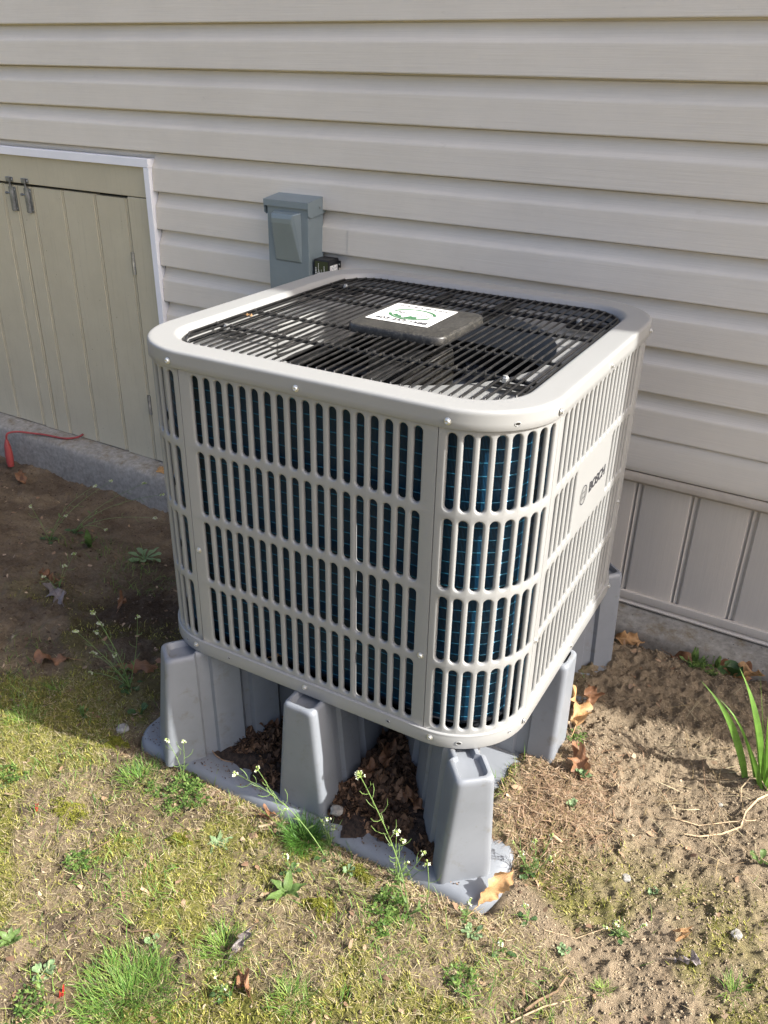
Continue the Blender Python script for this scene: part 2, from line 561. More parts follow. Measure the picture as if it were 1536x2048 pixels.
def masks(x, y):
    """dark, moss, straw, bare(clods), grass density"""
    x = np.asarray(x, float); y = np.asarray(y, float)
    n1 = fbm(x, y, 4, 4, 21); n2 = fbm(x, y, 11, 3, 33); n3 = fbm(x, y, 7, 3, 51)
    # bare tan earth on the right of the unit
    d = (x-0.86)*0.75+(y+0.03)*0.95+0.05
    bare = ss(-0.05, 0.12, d+(n1-0.5)*0.35)
    bare = bare*ss(0.6, 0.76, x)
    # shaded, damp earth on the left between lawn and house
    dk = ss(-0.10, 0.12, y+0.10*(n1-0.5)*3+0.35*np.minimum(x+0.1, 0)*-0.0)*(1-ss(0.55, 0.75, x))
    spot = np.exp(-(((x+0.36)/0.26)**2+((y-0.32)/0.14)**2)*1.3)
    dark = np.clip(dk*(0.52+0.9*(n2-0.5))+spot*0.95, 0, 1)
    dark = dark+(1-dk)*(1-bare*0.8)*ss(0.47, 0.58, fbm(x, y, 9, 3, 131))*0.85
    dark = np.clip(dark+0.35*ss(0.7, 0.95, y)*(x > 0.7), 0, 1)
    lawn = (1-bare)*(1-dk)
    moss = ss(0.44, 0.56, n3)*(lawn*0.95+0.35*dk*(1-ss(0.1, 0.45, y)))+ss(0.42, 0.60, n3)*0.75*bare*(1-ss(0.06, 0.24, y))*ss(0.36, 0.52, n1)
    straw = lawn*(1-ss(0.44, 0.56, n3))*ss(0.40, 0.58, n2+0.06)*0.6
    grass = ss(0.54, 0.66, fbm(x, y, 5.5, 3, 71))*(lawn*0.9+dk*0.5)+lawn*0.16+bare*0.01*(1-ss(0.0, 0.3, y))
    for (gx, gy, gr, gs) in ((0.349, -0.467, 0.085, 1.3), (0.12, -0.14, 0.05, 0.9), (0.10, -0.02, 0.04, 0.5), (0.42, -0.36, 0.06, 0.6),
                             (-0.10, -0.17, 0.07, 0.8), (0.62, -0.42, 0.05, 0.8), (0.25, -0.33, 0.05, 0.8)):
        grass = grass+gs*np.exp(-((x-gx)**2+(y-gy)**2)/(gr*gr))
    dark = np.maximum(dark, 0.38*lawn)  # lawn base painted darker, standing in for shade between the blades
    return dark, np.clip(moss, 0, 1), np.clip(straw, 0, 1), bare, np.clip(grass, 0, 1.5), lawn


# ------------------------------------------------------------------ ground
def axis_pts(lo, hi, step, far):
    core = np.arange(lo, hi+step/2, step)
    out = []
    d = step; p = hi
    while p < far:
        d *= 1.28; p += d; out.append(p)
    neg = []
    d = step; p = lo
    while p > -far:
        d *= 1.28; p -= d; neg.append(p)
    return np.concatenate([np.array(neg[::-1]), core, np.array(out)])


gx = axis_pts(-1.95, 1.45, 0.0040, 150)
gy = axis_pts(-0.72, 1.06, 0.0040, 150)
X, Y = np.meshgrid(gx, gy, indexing='ij')
Z = gh(X, Y)
nx_, ny_ = X.shape
verts = np.stack([X, Y, Z], -1).reshape(-1, 3).astype(np.float32)
ii = np.arange(nx_*ny_).reshape(nx_, ny_)
quads = np.stack([ii[:-1, :-1], ii[1:, :-1], ii[1:, 1:], ii[:-1, 1:]], -1).reshape(-1, 4).astype(np.int32)


def np_mesh(name, verts, faces, cols=None, smooth=False, attr='col'):
    k = faces.shape[1]
    me = bpy.data.meshes.new(name)
    me.vertices.add(len(verts))
    me.vertices.foreach_set('co', np.ascontiguousarray(verts, dtype=np.float32).ravel())
    me.loops.add(len(faces)*k)
    me.loops.foreach_set('vertex_index', np.ascontiguousarray(faces, dtype=np.int32).ravel())
    me.polygons.add(len(faces))
    me.polygons.foreach_set('loop_start', np.arange(0, len(faces)*k, k, dtype=np.int32))
    me.polygons.foreach_set('loop_total', np.full(len(faces), k, dtype=np.int32))
    if smooth:
        me.polygons.foreach_set('use_smooth', np.ones(len(faces), dtype=bool))
    me.update(calc_edges=True)
    if cols is not None:
        a_ = me.color_attributes.new(attr, 'FLOAT_COLOR', 'POINT')
        c4 = np.ones((len(verts), 4), dtype=np.float32)
        c4[:, :3] = cols
        a_.data.foreach_set('color', c4.ravel())
    return me


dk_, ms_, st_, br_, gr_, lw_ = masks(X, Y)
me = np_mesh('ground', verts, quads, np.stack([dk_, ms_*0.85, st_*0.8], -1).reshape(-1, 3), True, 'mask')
tag(link('ground', me, 'soil'), kind='structure')

# ------------------------------------------------------------------ house wall
WL = thing('house_wall', 'beige vinyl clad house wall with horizontal siding above short vertical skirting', 'wall', (W, 1.081, 0), PSI)
DOOR_X = -0.945-W+0.0006           # right edge of the door opening in wall coordinates
DOOR_TOP = 0.85
DOOR_L = -2.2816-W                  # left edge of the door opening


def siding_profile(z_but, e=0.1147):
    # (depth, z): depth positive towards the viewer
    P = [(-0.008, z_but+e+0.008), (-0.008, z_but+e-0.0035), (-0.0050, z_but+e-0.0050), (-0.0035, z_but+e-0.012), (-0.0002, z_but+e-0.022), (0.0045, z_but+e-0.032),
         (0.0098, z_but+e-0.0400), (0.0130, z_but+e-0.0445), (0.0137, z_but+e-0.0470), (0.0140, z_but+e-0.0500), (0.0143, z_but+e-0.060), (0.0168, z_but+0.004), (0.0170, z_but+0.0014),
         (0.0162, z_but), (0.0138, z_but-0.0004), (0.0030, z_but+0.0004), (-0.0070, z_but+0.001)]
    return P


random.seed(5)
k = 0
zb0 = 1.2170
courses = []
for i in range(-12, 9):
    courses.append(zb0-0.1147*i)
for i, zb in enumerate(courses):
    x_lo = -4.2
    if zb < DOOR_TOP-0.06:
        x_lo = DOOR_X
    xs = [x_lo]
    if abs(zb-0.757) < 0.03 or abs(zb-0.643) < 0.03:
        xs.append(-0.215-W)
    elif abs(zb-0.5287) < 0.03:
        xs.append(0.426-W)
    else:
        j = -3.4+((i*1.37) % 2.9)
        if x_lo+0.4 < j and not (-1.75 < j < 0.95 and zb < 1.3):
            xs.append(j)
        if zb > 1.3:
            xs.append(j+2.6 if j+2.6 < 1.5 else 1.0)
    xs.append(1.98)
    xs = sorted(xs)
    spans = list(zip(xs[:-1], xs[1:]))
    if x_lo > -4:
        spans.append((-4.2, DOOR_L))
    for a_, b_ in spans:
        mb = MB()
        n = max(2, int((b_-a_)/0.12))
        ph = random.random()*6
        rows = []
        lap = 0.0016 if a_ > x_lo+0.01 else 0.0
        for q in range(n+1):
            x = a_+(b_-a_)*q/n
            wob = 0.0010*math.sin(x*3.1+ph)+0.0005*math.sin(x*9+ph*2)
            rows.append([(x, -(d+wob+lap), z+0.0006*math.sin(x*2.3+ph)) for d, z in siding_profile(zb)])
        # end return so that a lap shows as an edge with thickness
        mb.grid(rows)
        mb.grid([[(p[0], p[1]+0.0022, p[2]) for p in rows[0]], rows[0]])
        mb.build('siding_panel', 'siding', WL, smooth=True)
# cut strip of the course that runs over the door opening
mb = MB()
prof = [p for p in siding_profile(zb0-0.1147*4) if p[1] > DOOR_TOP+0.004]
prof = prof+[(prof[-1][0]+0.001, DOOR_TOP+0.003), (0.0, DOOR_TOP+0.0028)]
mb.grid([[(x, -d, z) for d, z in prof] for x in np.linspace(-4.2, DOOR_X-0.0005, 24)])
mb.build('siding_panel', 'siding', WL, smooth='all')
# backing wall
mb = MB()
mb.box(-4.2, 1.98, 0.0095, 0.12, 0.16, 2.65)
mb.box(-4.2, DOOR_L, 0.016, 0.12, -0.175, 0.159)
mb.box(DOOR_X, 1.98, 0.016, 0.12, -0.175, 0.159)
mb.build('sheathing', 'gap', WL)

# ledge strip between siding and skirting
mb = MB()
prof = [(0.004, 0.196), (0.014, 0.197), (0.019, 0.190), (0.021, 0.186), (0.0215, 0.176), (0.018, 0.172), (0.010, 0.171), (0.010, 0.166), (0.0, 0.165)]
rows = [[(x, -d, z) for d, z in prof] for x in np.linspace(DOOR_X, 1.98, 30)]
mb.grid(rows)
mb.build('ledge_trim', 'ledge', WL, smooth=True)
mb = MB(); mb.grid([[(x, -d, z) for d, z in prof] for x in np.linspace(-4.2, DOOR_L, 16)])
mb.build('ledge_trim', 'ledge', WL, smooth=True)
# starter lip under the lowest course
mb = MB()
prof = [(0.000, 0.301), (0.006, 0.298), (0.011, 0.290), (0.0135, 0.27), (0.0150, 0.235), (0.0155, 0.215), (0.0150, 0.206), (0.0125, 0.200), (0.004, 0.196)]
rows = [[(x, -d, z) for d, z in prof] for x in np.linspace(DOOR_X, 1.98, 40)]
mb.grid(rows)
mb.build('siding_panel', 'siding', WL, smooth=True)
mb = MB(); mb.grid([[(x, -d, z) for d, z in prof] for x in np.linspace(-4.2, DOOR_L, 16)])
mb.build('siding_panel', 'siding', WL, smooth=True)

# vertical skirting panels
pitch = 0.1435
x0 = 0.6885-W-pitch*12
me_sk = None
mb = MB(); mb.box(DOOR_X+0.001, x0+pitch*math.ceil((DOOR_X-x0)/pitch)-0.001, -0.0018, 0.012, -0.176, 0.166)
mb.build('skirt_panel', 'skirt', WL, bevel=0.001)
for i in range(-14, 24):
    xa = x0+i*pitch
    if xa < -4.2 or (xa+pitch > DOOR_L and xa < DOOR_X) or xa+pitch > 1.98:
        continue
    if me_sk is None:
        mb = MB()
        prof = [(-0.004, 0.000), (0.003, -0.0075), (0.0055, -0.0065), (0.009, -0.001), (0.0105, 0.001), (0.016, 0.0015), (0.07, 0.0022), (0.126, 0.0018),
                (0.1295, 0.001), (0.131, -0.001), (0.1345, -0.0065), (pitch-0.0045, -0.0075)]
        rows = [[(px_, -d, z) for px_, d in prof] for z in (-0.176, -0.06, 0.05, 0.166)]
        mb.grid(rows)
        me_sk = mb.mesh('skirt_panel', smooth=True)
    link('skirt_panel', me_sk, 'skirt', WL, (xa, 0.0, 0))
# lower channel
mb = MB()
prof = [(0.0, -0.160), (0.010, -0.160), (0.0125, -0.157), (0.0150, -0.158), (0.0155, -0.163), (0.0155, -0.177), (0.014, -0.181), (0.006, -0.182), (0.018, -0.190), (0.017, -0.194), (0.0, -0.196)]
mb.grid([[(x, -d, z) for d, z in prof] for x in np.linspace(DOOR_X+0.03, 1.98, 30)])
mb.grid([[(x, -d, z) for d, z in prof] for x in np.linspace(-4.2, DOOR_L-0.01, 16)])
mb.build('bottom_channel', 'skirt', WL, smooth=True)

# foundation ledge
FN = thing('foundation', 'rough grey concrete foundation ledge running along the foot of the wall', 'foundation', (W, 1.081, 0), PSI)
xs = np.arange(-4.2, 1.98, 0.02)
prof = [(-0.10, -0.190), (-0.02, -0.1975), (0.0, -0.1985), (0.02, -0.2), (0.04, -0.202), (0.06, -0.204), (0.08, -0.207), (0.092, -0.212), (0.098, -0.222), (0.100, -0.24), (0.102, -0.27), (0.103, -0.31), (0.104, -0.36), (0.106, -0.6)]
rows = []
for x in xs:
    row = []
    for j, (d, z) in enumerate(prof):
        e1 = (float(fbm(np.array(x), np.array(z*3+d*9), 9, 4, 3))-0.5)
        e2 = (float(fbm(np.array(x), np.array(z*3+d*5), 45, 3, 8))-0.5)
        amp = 1.0 if 4 < j < 9 else 0.5
        row.append((x, -(d+0.010*e1*amp+0.006*e2*amp), z+(0.007*e1+0.006*e2)*amp))
    rows.append(row)
mb = MB(); mb.grid(rows)
mb.build('concrete_ledge', 'concrete', FN, smooth='all')

# added unseen block at right, only there to cast shade across the unit's back
BX = 2.72
BY = 0.520+0.13*(BX+0.45-0.71)
CH = thing('added_shade_block', 'added siding clad block, unseen beyond the right edge, shading the back of the unit', 'shade block', (BX, BY, 0))
mb = MB()
mb.box(0.0, 0.45, 0.0, 0.5, -0.5, 4.6)
mb.build('shade_block_body', 'siding', CH, bevel=0.004)
mb = MB()
mb.box(-0.010, 0.46, -0.004, 0.5, 4.6, 4.68)
mb.build('shade_block_cap', 'galv', CH, bevel=0.004)

# ------------------------------------------------------------------ cellar door
DR = thing('cellar_door', 'sage green board double door with white edge trim, set low in the siding', 'door', (W, 1.081, 0), PSI)
xr = -0.945-W
mb = MB(); mb.box(DOOR_L+0.001, xr, -0.030, 0.004, 0.826, 0.852)
mb.build('edge_trim', 'white_trim', DR, bevel=0.0015)
mb = MB(); mb.box(xr-0.0235, xr-0.001, -0.029, 0.004, -0.19, 0.8255)
mb.build('edge_trim', 'white_trim', DR, bevel=0.0015)
mb = MB(); mb.box(DOOR_L+0.001, DOOR_L+0.0235, -0.029, 0.004, -0.19, 0.8255)
mb.build('edge_trim', 'white_trim', DR, bevel=0.0015)
mb = MB(); mb.box(-2.258-W+0.0005, -2.1515-W, -0.0155, 0.02, -0.195, 0.7315)
mb.build('side_board', 'door', DR, bevel=0.002)
mb = MB(); mb.box(-2.2575-W, xr-0.0245, -0.017, 0.02, 0.734, 0.8255)
mb.build('header_board', 'door', DR, bevel=0.002)
mb = MB(); mb.box(-1.066-W, xr-0.0245, -0.0155, 0.02, -0.195, 0.7315)
mb.build('side_board', 'door', DR, bevel=0.002)
mb = MB(); mb.box(DOOR_L+0.01, xr-0.03, 0.021, 0.05, -0.195, 0.82)
mb.build('door_backing', 'gap', DR)


def leaf_of_door(edges, label):
    e = bpy.data.objects.new('door_leaf', None)
    C.objects.link(e); e.parent = DR; e['label'] = label
    for i, (a_, b_) in enumerate(zip(edges[:-1], edges[1:])):
        mb = MB()
        n = 8
        # board with a shiplap bead along its right side
        dz = 0.0015*((i*7) % 3-1)
        prof = [(a_+0.0008, 0.010), (a_+0.0008, -0.009), (a_+0.003, -0.0125), (b_-0.0135, -0.0125), (b_-0.0115, -0.0090), (b_-0.0095, -0.0090), (b_-0.006, -0.0120), (b_-0.003, -0.0115), (b_-0.0006, -0.007), (b_-0.0006, 0.010)]
        rows = [[(x, y, z) for x, y in prof] for z in (-0.196+dz, 0.0, 0.3, 0.6, 0.7255+dz*0.6)]
        mb.grid(rows)
        o = len(mb.v)
        mb.f.append(tuple(range(len(prof))))
        mb.f.append(tuple(4*len(prof)+q for q in range(len(prof))))
        mb.build('board', 'door', e, smooth=True)
    return e


leaf_of_door([x-W for x in (-1.609, -1.527, -1.373, -1.217, -1.070)], 'right door leaf with a slide bolt at its top left')
leaf_of_door([x-W for x in (-2.149, -1.995, -1.838, -1.682, -1.6125)], 'left door leaf cut off by the picture edge')


def slide_bolt(x):
    e = bpy.data.objects.new('slide_bolt', None)
    C.objects.link(e); e.parent = DR; e.location = (x, -0.0125, 0.7)
    mb = MB()
    mb.box(-0.019, 0.019, -0.002, 0.0, -0.062, 0.018)
    mb.build('bolt_plate', 'galv', e, bevel=0.0006)
    mb = MB()
    rows = []
    for z in (-0.062, 0.020):
        rows.append([(0.010*math.cos(a_)*0.9, -0.002-0.010*math.sin(a_), z) for a_ in np.linspace(0, math.pi, 9)])
    mb.grid(rows)
    mb.build('bolt_barrel', 'galv', e, smooth=True)
    mb = MB()
    mb.tube([(0, -0.006, -0.05), (0, -0.006, 0.048)], 0.0042, 10)
    mb.tube([(0, -0.006, -0.002), (-0.016, -0.010, -0.002)], 0.003, 8)
    mb.lathe([(0.0, 0.0), (0.0045, 0.001), (0.0045, 0.007), (0, 0.0085)], 10, (-0.0245, -0.010, -0.002), 'x')
    mb.build('bolt_rod', 'galv', e, smooth=True)
    mb = MB()
    mb.box(-0.019, 0.019, -0.007, -0.0045, 0.036, 0.052)
    mb.box(-0.009, 0.009, -0.014, -0.007, 0.036, 0.052)
    mb.build('bolt_keeper', 'galv', e, bevel=0.0008)
    for sx_, sz_ in ((0.0145, 0.010), (0.0145, -0.054), (0.0145, 0.044)):
        mb = MB()
        off = 0.0015 if sz_ < 0.03 else 0.0070
        mb.lathe([(0.0033, 0.0), (0.0033, 0.001), (0.002, 0.0018), (0.0, 0.002)], 10, (sx_, -off, sz_), 'y')
        mb.build('bolt_screw', 'galv_light', e, smooth=True)
    return e


slide_bolt(-1.637-W)
slide_bolt(-1.556-W)


def hinge(z, paint=True):
    e = bpy.data.objects.new('hinge', None)
    C.objects.link(e); e.parent = DR; e.location = (-1.068-W, -0.0145, z)
    mb = MB()
    for k_ in range(3):
        mb.tube([(0, -0.003, -0.036+k_*0.0245), (0, -0.003, -0.036+k_*0.0245+0.0235)], 0.0042, 8)
    mb.build('hinge_barrel', 'galv_light', e, smooth=True)
    mb = MB(); mb.box(-0.010, 0.006, -0.0012, 0.001, -0.036, 0.036)
    mb.build('hinge_plate', 'galv', e)


hinge(0.52)
hinge(0.02)

# ------------------------------------------------------------------ rounded-square helpers for the unit
CR = 0.132


def perim_pts(off=0.0, na=12, ns=1, r=CR, w=W):
    """closed loop of points of the rounded square, offset outwards by off"""
    pts = []
    rr = max(0.004, r+off)
    for (cx, cy, a0) in ((w-r, r, -90), (w-r, w-r, 0), (r, w-r, 90), (r, r, 180)):
        for k_ in range(na+1):
            a_ = R(a0+90*k_/na)
            pts.append((cx+rr*math.cos(a_), cy+rr*math.sin(a_)))
    return pts


def wrap(side, u, off):
    """map (u along the piece, offset outwards) to x,y. side: 'front','right','back','left' flats (u from 0) or corner 'fr','br','bl','fl' arcs."""
    Lf = W-2*CR
    if side == 'front': return (CR+u, -off)
    if side == 'right': return (W+off, CR+u)
    if side == 'back': return (W-CR-u, W+off)
    if side == 'left': return (-off, W-CR-u)
    c_ = {'fr': (W-CR, CR, -90), 'br': (W-CR, W-CR, 0), 'bl': (CR, W-CR, 90), 'fl': (CR, CR, 180)}[side]
    a_ = R(c_[2])+u/CR
    return (c_[0]+(CR+off)*math.cos(a_), c_[1]+(CR+off)*math.sin(a_))


ZT = [0.6632, 0.5277, 0.3922, 0.2562]
ZB = [0.5425, 0.4070, 0.2710, 0.1352]
PZ0, PZ1 = 0.124, 0.6745


def slot_panel(side, length, centers, hw=0.0070, blank=None):
    """sheet panel with stadium slots and rolled lips. centers: slot centre positions along u"""
    mb = MB()
    g_ = 0.0009
    cu = sorted(centers)
    edges = [g_]+[(a_+b_)/2 for a_, b_ in zip(cu[:-1], cu[1:])]+[length-g_]
    zm = [PZ1]+[(ZB[i]+ZT[i+1])/2 for i in range(3)]+[PZ0]

    def P(u, z, off):
        x, y = wrap(side, u, off)
        return (x, y, z)
    for r_ in range(4):
        z1, z0 = zm[r_], zm[r_+1]
        for i, c_ in enumerate(cu):
            u0, u1 = edges[i], edges[i+1]
            if blank and (r_, i) in blank:
                n = 3
                rows = [[P(u0+(u1-u0)*q/n, z, 0) for z in (z0, z1)] for q in range(n+1)]
                mb.grid(rows)
                continue
            zt, zb = ZT[r_], ZB[r_]
            # outline of the stadium and of the cell, same parameter
            ring = []
            na = 8
            for k_ in range(na+1):
                a_ = math.pi*k_/na
                ring.append((math.cos(a_), math.sin(a_), 1))
            for k_ in range(na+1):
                a_ = math.pi+math.pi*k_/na
                ring.append((math.cos(a_), math.sin(a_), 0))

            def stad(rad, dz=0):
                out = []
                for cx, sy, top in ring:
                    zc = (zt-hw) if top else (zb+hw)
                    out.append((c_+rad*cx, zc+rad*sy))
                return out
            cell = []
            for cx, sy, top in ring:
                # project on the rectangle
                zz = z1 if top else z0
                if abs(cx) > 0.92:
                    uu = u1 if cx > 0 else u0
                    if top:
                        zz = zt-hw
                    else:
                        zz = zb+hw
                    cell.append((uu, zz)); continue
                if abs(cx) > 0.70:
                    cell.append((u1 if cx > 0 else u0, zz)); continue
                cell.append((u0+(u1-u0)*(cx/0.70*0.5+0.5), zz))
            loops = []
            loops.append([P(u, z, 0) for u, z in cell])
            lim = 0.0047
            for rad, off in ((hw+lim*0.75, 0.0), (hw+lim*0.42, -0.0004), (hw+lim*0.16, -0.0016), (hw, -0.0036), (hw-0.0001, -0.0062), (hw+0.0012, -0.0064)):
                loops.append([P(u, z, off) for u, z in stad(rad)])
            mb.grid(loops, closed_v=True)
    # rolled edges of the sheet at its two vertical ends
    for ue, s_ in ((g_, -1), (length-g_, 1)):
        rows = [[P(ue, z, 0), P(ue+0.0004*s_, z, -0.0008), P(ue+0.0004*s_, z, -0.006)] for z in np.linspace(PZ0, PZ1, 6)]
        mb.grid(rows)
    return mb.mesh('slotted_panel', smooth='all')


PITCH = 0.0242
Lf = W-2*CR
La = CR*math.pi/2
flat_c = [Lf/2+(i-8.5)*PITCH for i in range(18)]
arc_c = [La/2+(i-3.5)*0.0237 for i in range(8)]

HP = thing('heat_pump', 'pale grey slotted outdoor heat pump with black top grille on plastic risers', 'heat pump')
o = link('front_panel', slot_panel('front', Lf, flat_c), 'cap', HP)
side_panel = link('side_panel', slot_panel('right', Lf, flat_c, blank={(1, i) for i in range(5, 13)}), 'cap', HP)
side_panel['label'] = 'sunlit side panel with blank plate bearing the maker name'
link('side_panel', slot_panel('left', Lf, flat_c), 'cap', HP)
link('back_panel', slot_panel('back', Lf, flat_c), 'cap', HP)
for s_ in ('fr', 'br', 'bl', 'fl'):
    link('corner_panel', slot_panel(s_, La, arc_c), 'cap', HP)


def ring_loft(name, prof, mat, parent, na=14, smooth=True, r=CR):
    mb = MB()
    rows = [[(x, y, z) for x, y in perim_pts(off, na, r=r)] for off, z in prof]
    mb.grid(rows, closed_v=True)
    return mb.build(name, mat, parent, smooth=smooth)


# top cap: skirt, rounded bend, flange, lip down into the opening
cap_prof = [(0.0005, 0.6720), (0.0042, 0.6715), (0.0048, 0.6722), (0.0044, 0.682), (0.0043, 0.6935), (0.0042, 0.6960), (0.0036, 0.6985), (0.0022, 0.7003), (0.0000, 0.7012), (-0.003, 0.7014),
            (-0.006, 0.7014), (-0.038, 0.7013), (-0.0415, 0.7012), (-0.0440, 0.7004), (-0.0475, 0.6975), (-0.0515, 0.6925), (-0.0535, 0.6890), (-0.0540, 0.6740)]
o = ring_loft('top_cap', cap_prof, 'cap', HP, smooth='all')
pan_prof = [(-0.006, 0.1265), (0.0015, 0.1270), (0.0038, 0.1262), (0.0042, 0.1245), (0.0038, 0.1225), (0.0044, 0.1205), (0.0046, 0.1000), (0.0040, 0.0985), (0.0, 0.0978), (-0.02, 0.0978)]
ring_loft('base_pan', pan_prof, 'cap', HP, smooth='all')
mb = MB()
P_ = perim_pts(-0.019, 10)
mb.add([(x, y, 0.0985) for x, y in P_], [tuple(range(len(P_)))])
mb.add([(x, y, 0.135) for x, y in P_], [tuple(range(len(P_)))])
mb.build('pan_floor', 'dark_metal', HP)

# screws
mb = MB()
mb.lathe([(0.0054, 0.0), (0.0054, 0.0010), (0.0040, 0.0014), (0.0036, 0.0018), (0.0034, 0.0036), (0.0024, 0.0042), (0.0010, 0.0034), (0, 0.0034)], 14)
scr = mb.mesh('screw', smooth=True)
scr.materials.append(MATS['screw'])


def put_screw(x, y, z, nx, ny):
    o_ = bpy.data.objects.new('screw', scr)
    C.objects.link(o_)
    o_.parent = HP
    o_.location = (x, y, z)
    o_.rotation_euler = Vector((nx, ny, 0)).to_track_quat('Z', 'Y').to_euler()


aS = 0.1165
for zz in (0.6825, 0.1149):
    for a_ in (aS, W/2, W-aS):
        put_screw(a_, -0.0042, zz, 0, -1)
        put_screw(W+0.0042, a_, zz, 1, 0)
        put_screw(-0.0042, a_, zz, -1, 0)
put_screw(CR+0.011, -0.0002, 0.3320, 0, -1)
put_screw(W-CR-0.011, -0.0002, 0.2720, 0, -1)
put_screw(W+0.0002, CR+0.011, 0.2660, 1, 0)
put_screw(W+0.0002, W-CR-0.011, 0.3320, 1, 0)


# punched holes in skirt and pan (dark oval recesses with raised rims)
def hole(side, u, z, off, s_=1.0):
    mb = MB()
    rows = []
    for k_, o2 in ((1.0, 0.0003), (0.8, 0.0011), (0.62, 0.0005)):
        row = []
        for q in range(14):
            t_ = 2*math.pi*q/14
            x, y = wrap(side, u+math.cos(t_)*0.0052*k_*s_, off+o2)
            row.append((x, y, z+math.sin(t_)*0.0036*k_*s_))
        rows.append(row)
    mb.grid(rows, closed_v=True)
    e = mb.build('punched_hole', 'cap', HP, smooth=True)
    mb = MB()
    pts = []
    for q in range(12):
        t_ = 2*math.pi*q/12
        x, y = wrap(side, u+math.cos(t_)*0.0034*s_, off+0.0006)
        pts.append((x, y, z+math.sin(t_)*0.0023*s_))
    mb.add(pts, [tuple(range(12))])
    mb.build('hole_void', 'gap', e)


hole('fr', La*0.53, 0.6815, 0.0042)
hole('fr', La*0.30, 0.1115, 0.0045, 1.15)
hole('fr', La*0.74, 0.1140, 0.0045, 0.7)
hole('front', 0.065, 0.1135, 0.0045, 0.7)
hole('front', Lf-0.065, 0.1135, 0.0045, 0.8)
hole('fl', La*0.80, 0.1135, 0.0045, 0.6)

# lettering on the side plate
def text_mesh(txt, size, extrude=0.0002, bold=0.0, shear=0.0, space=1.0):
    cu = bpy.data.curves.new('lettering', 'FONT')
    cu.body = txt
    cu.size = size
    cu.extrude = extrude
    cu.offset = bold
    cu.shear = shear
    cu.space_character = space
    cu.align_x = 'CENTER'; cu.align_y = 'CENTER'
    cu.resolution_u = 4
    ob = bpy.data.objects.new('tmp_text', cu)
    C.objects.link(ob)
    dg = bpy.context.evaluated_depsgraph_get()
    me_ = bpy.data.meshes.new_from_object(ob.evaluated_get(dg))
    bpy.data.objects.remove(ob)
    return me_


def fit_width(me_, w_, h_):
    n = len(me_.vertices)
    co = np.empty(n*3, dtype=np.float32)
    me_.vertices.foreach_get('co', co)
    co = co.reshape(-1, 3)
    mn = co.min(0); mx = co.max(0)
    co[:, 0] = (co[:, 0]-(mn[0]+mx[0])/2)*w_/(mx[0]-mn[0])
    co[:, 1] = (co[:, 1]-(mn[1]+mx[1])/2)*h_/(mx[1]-mn[1])
    me_.vertices.foreach_set('co', co.ravel())
    return me_


me_ = fit_width(text_mesh('BOSCH', 0.03, 0.0002, 0.0009), 0.094, 0.0205)
o = link('maker_lettering', me_, 'ink_dark', side_panel)
o.rotation_euler = (R(90), 0, R(90))
o.location = (W+0.0006, 0.399, 0.4645)
mb = MB()


def ringpoly(mb, r0, r1, z, n=40, cx=0, cy=0, ex=1.0, a0=0.0, a1=2*math.pi):
    closed = abs(a1-a0-2*math.pi) < 1e-6
    m_ = n if closed else n+1
    rows = [[(cx+rr*ex*math.cos(a0+(a1-a0)*q/n), cy+rr*math.sin(a0+(a1-a0)*q/n), z) for q in range(m_)] for rr in (r0, r1)]
    mb.grid(rows, closed_v=closed)


def rect(mb, x0, x1, y0, y1, z):
    mb.add([(x0, y0, z), (x1, y0, z), (x1, y1, z), (x0, y1, z)], [(0, 1, 2, 3)])


ringpoly(mb, 0.0163, 0.0182, 0)
for s_ in (-1, 1):      # armature emblem: two flared uprights joined by a bar pair
    ringpoly(mb, 0.0112, 0.0126, 0.0, 14, a0=R(90-90*s_-44), a1=R(90-90*s_+44))
    rect(mb, min(s_*0.0052, s_*0.0066), max(s_*0.0052, s_*0.0066), -0.0125, 0.0125, 0)
rect(mb, -0.0052, 0.0052, 0.0042, 0.0056, 0)
rect(mb, -0.0052, 0.0052, -0.0056, -0.0042, 0)
o = mb.build('maker_emblem', 'ink_dark', side_panel)
o.rotation_euler = (R(90), 0, R(90))
o.location = (W+0.0008, 0.319, 0.4640)

# coil behind the slots (front, both front corners, sides)
mb = MB()
pts = perim_pts(-0.026, 12)
start = 0
rows = []
uvs = []
u_ = 0
seq = pts+[pts[0]]
prev = None
for p in seq:
    if prev is not None:
        u_ += math.hypot(p[0]-prev[0], p[1]-prev[1])
    prev = p
    rows.append([(p[0], p[1], z) for z in (0.128, 0.668)])
    uvs.extend([(u_, 0.0), (u_, 0.54)])
mb.grid(rows, uvs=uvs)
coil = mb.build('coil', 'coil', HP, smooth='all')
mb = MB()
rows = []
for q in range(5):
    a_ = 2*math.pi*q/5
    off = -0.0264+0.0009*math.cos(a_)
    dz = 0.0013*math.sin(a_)
    row = []
    base = perim_pts(off, 12)
    dense = []
    for i in range(len(base)):
        p, p2 = base[i], base[(i+1) % len(base)]
        d_ = math.hypot(p2[0]-p[0], p2[1]-p[1])
        n = max(1, int(d_/0.02))
        for j in range(n):
            dense.append((p[0]+(p2[0]-p[0])*j/n, p[1]+(p2[1]-p[1])*j/n))
    acc = 0
    for i, p in enumerate(dense):
        acc += 0.017
        row.append((p[0], p[1], dz+0.0012*math.sin(acc*31)))
    rows.append(row)
mb.grid(rows, closed_u=True, closed_v=True)
tube_me = mb.mesh('coil_tube', smooth='all')
tube_me.materials.append(MATS['coil_tube'])
for k_ in range(25):
    o = bpy.data.objects.new('coil_tube', tube_me)
    C.objects.link(o); o.parent = coil; o.location = (0, 0, 0.142+k_*0.0213)

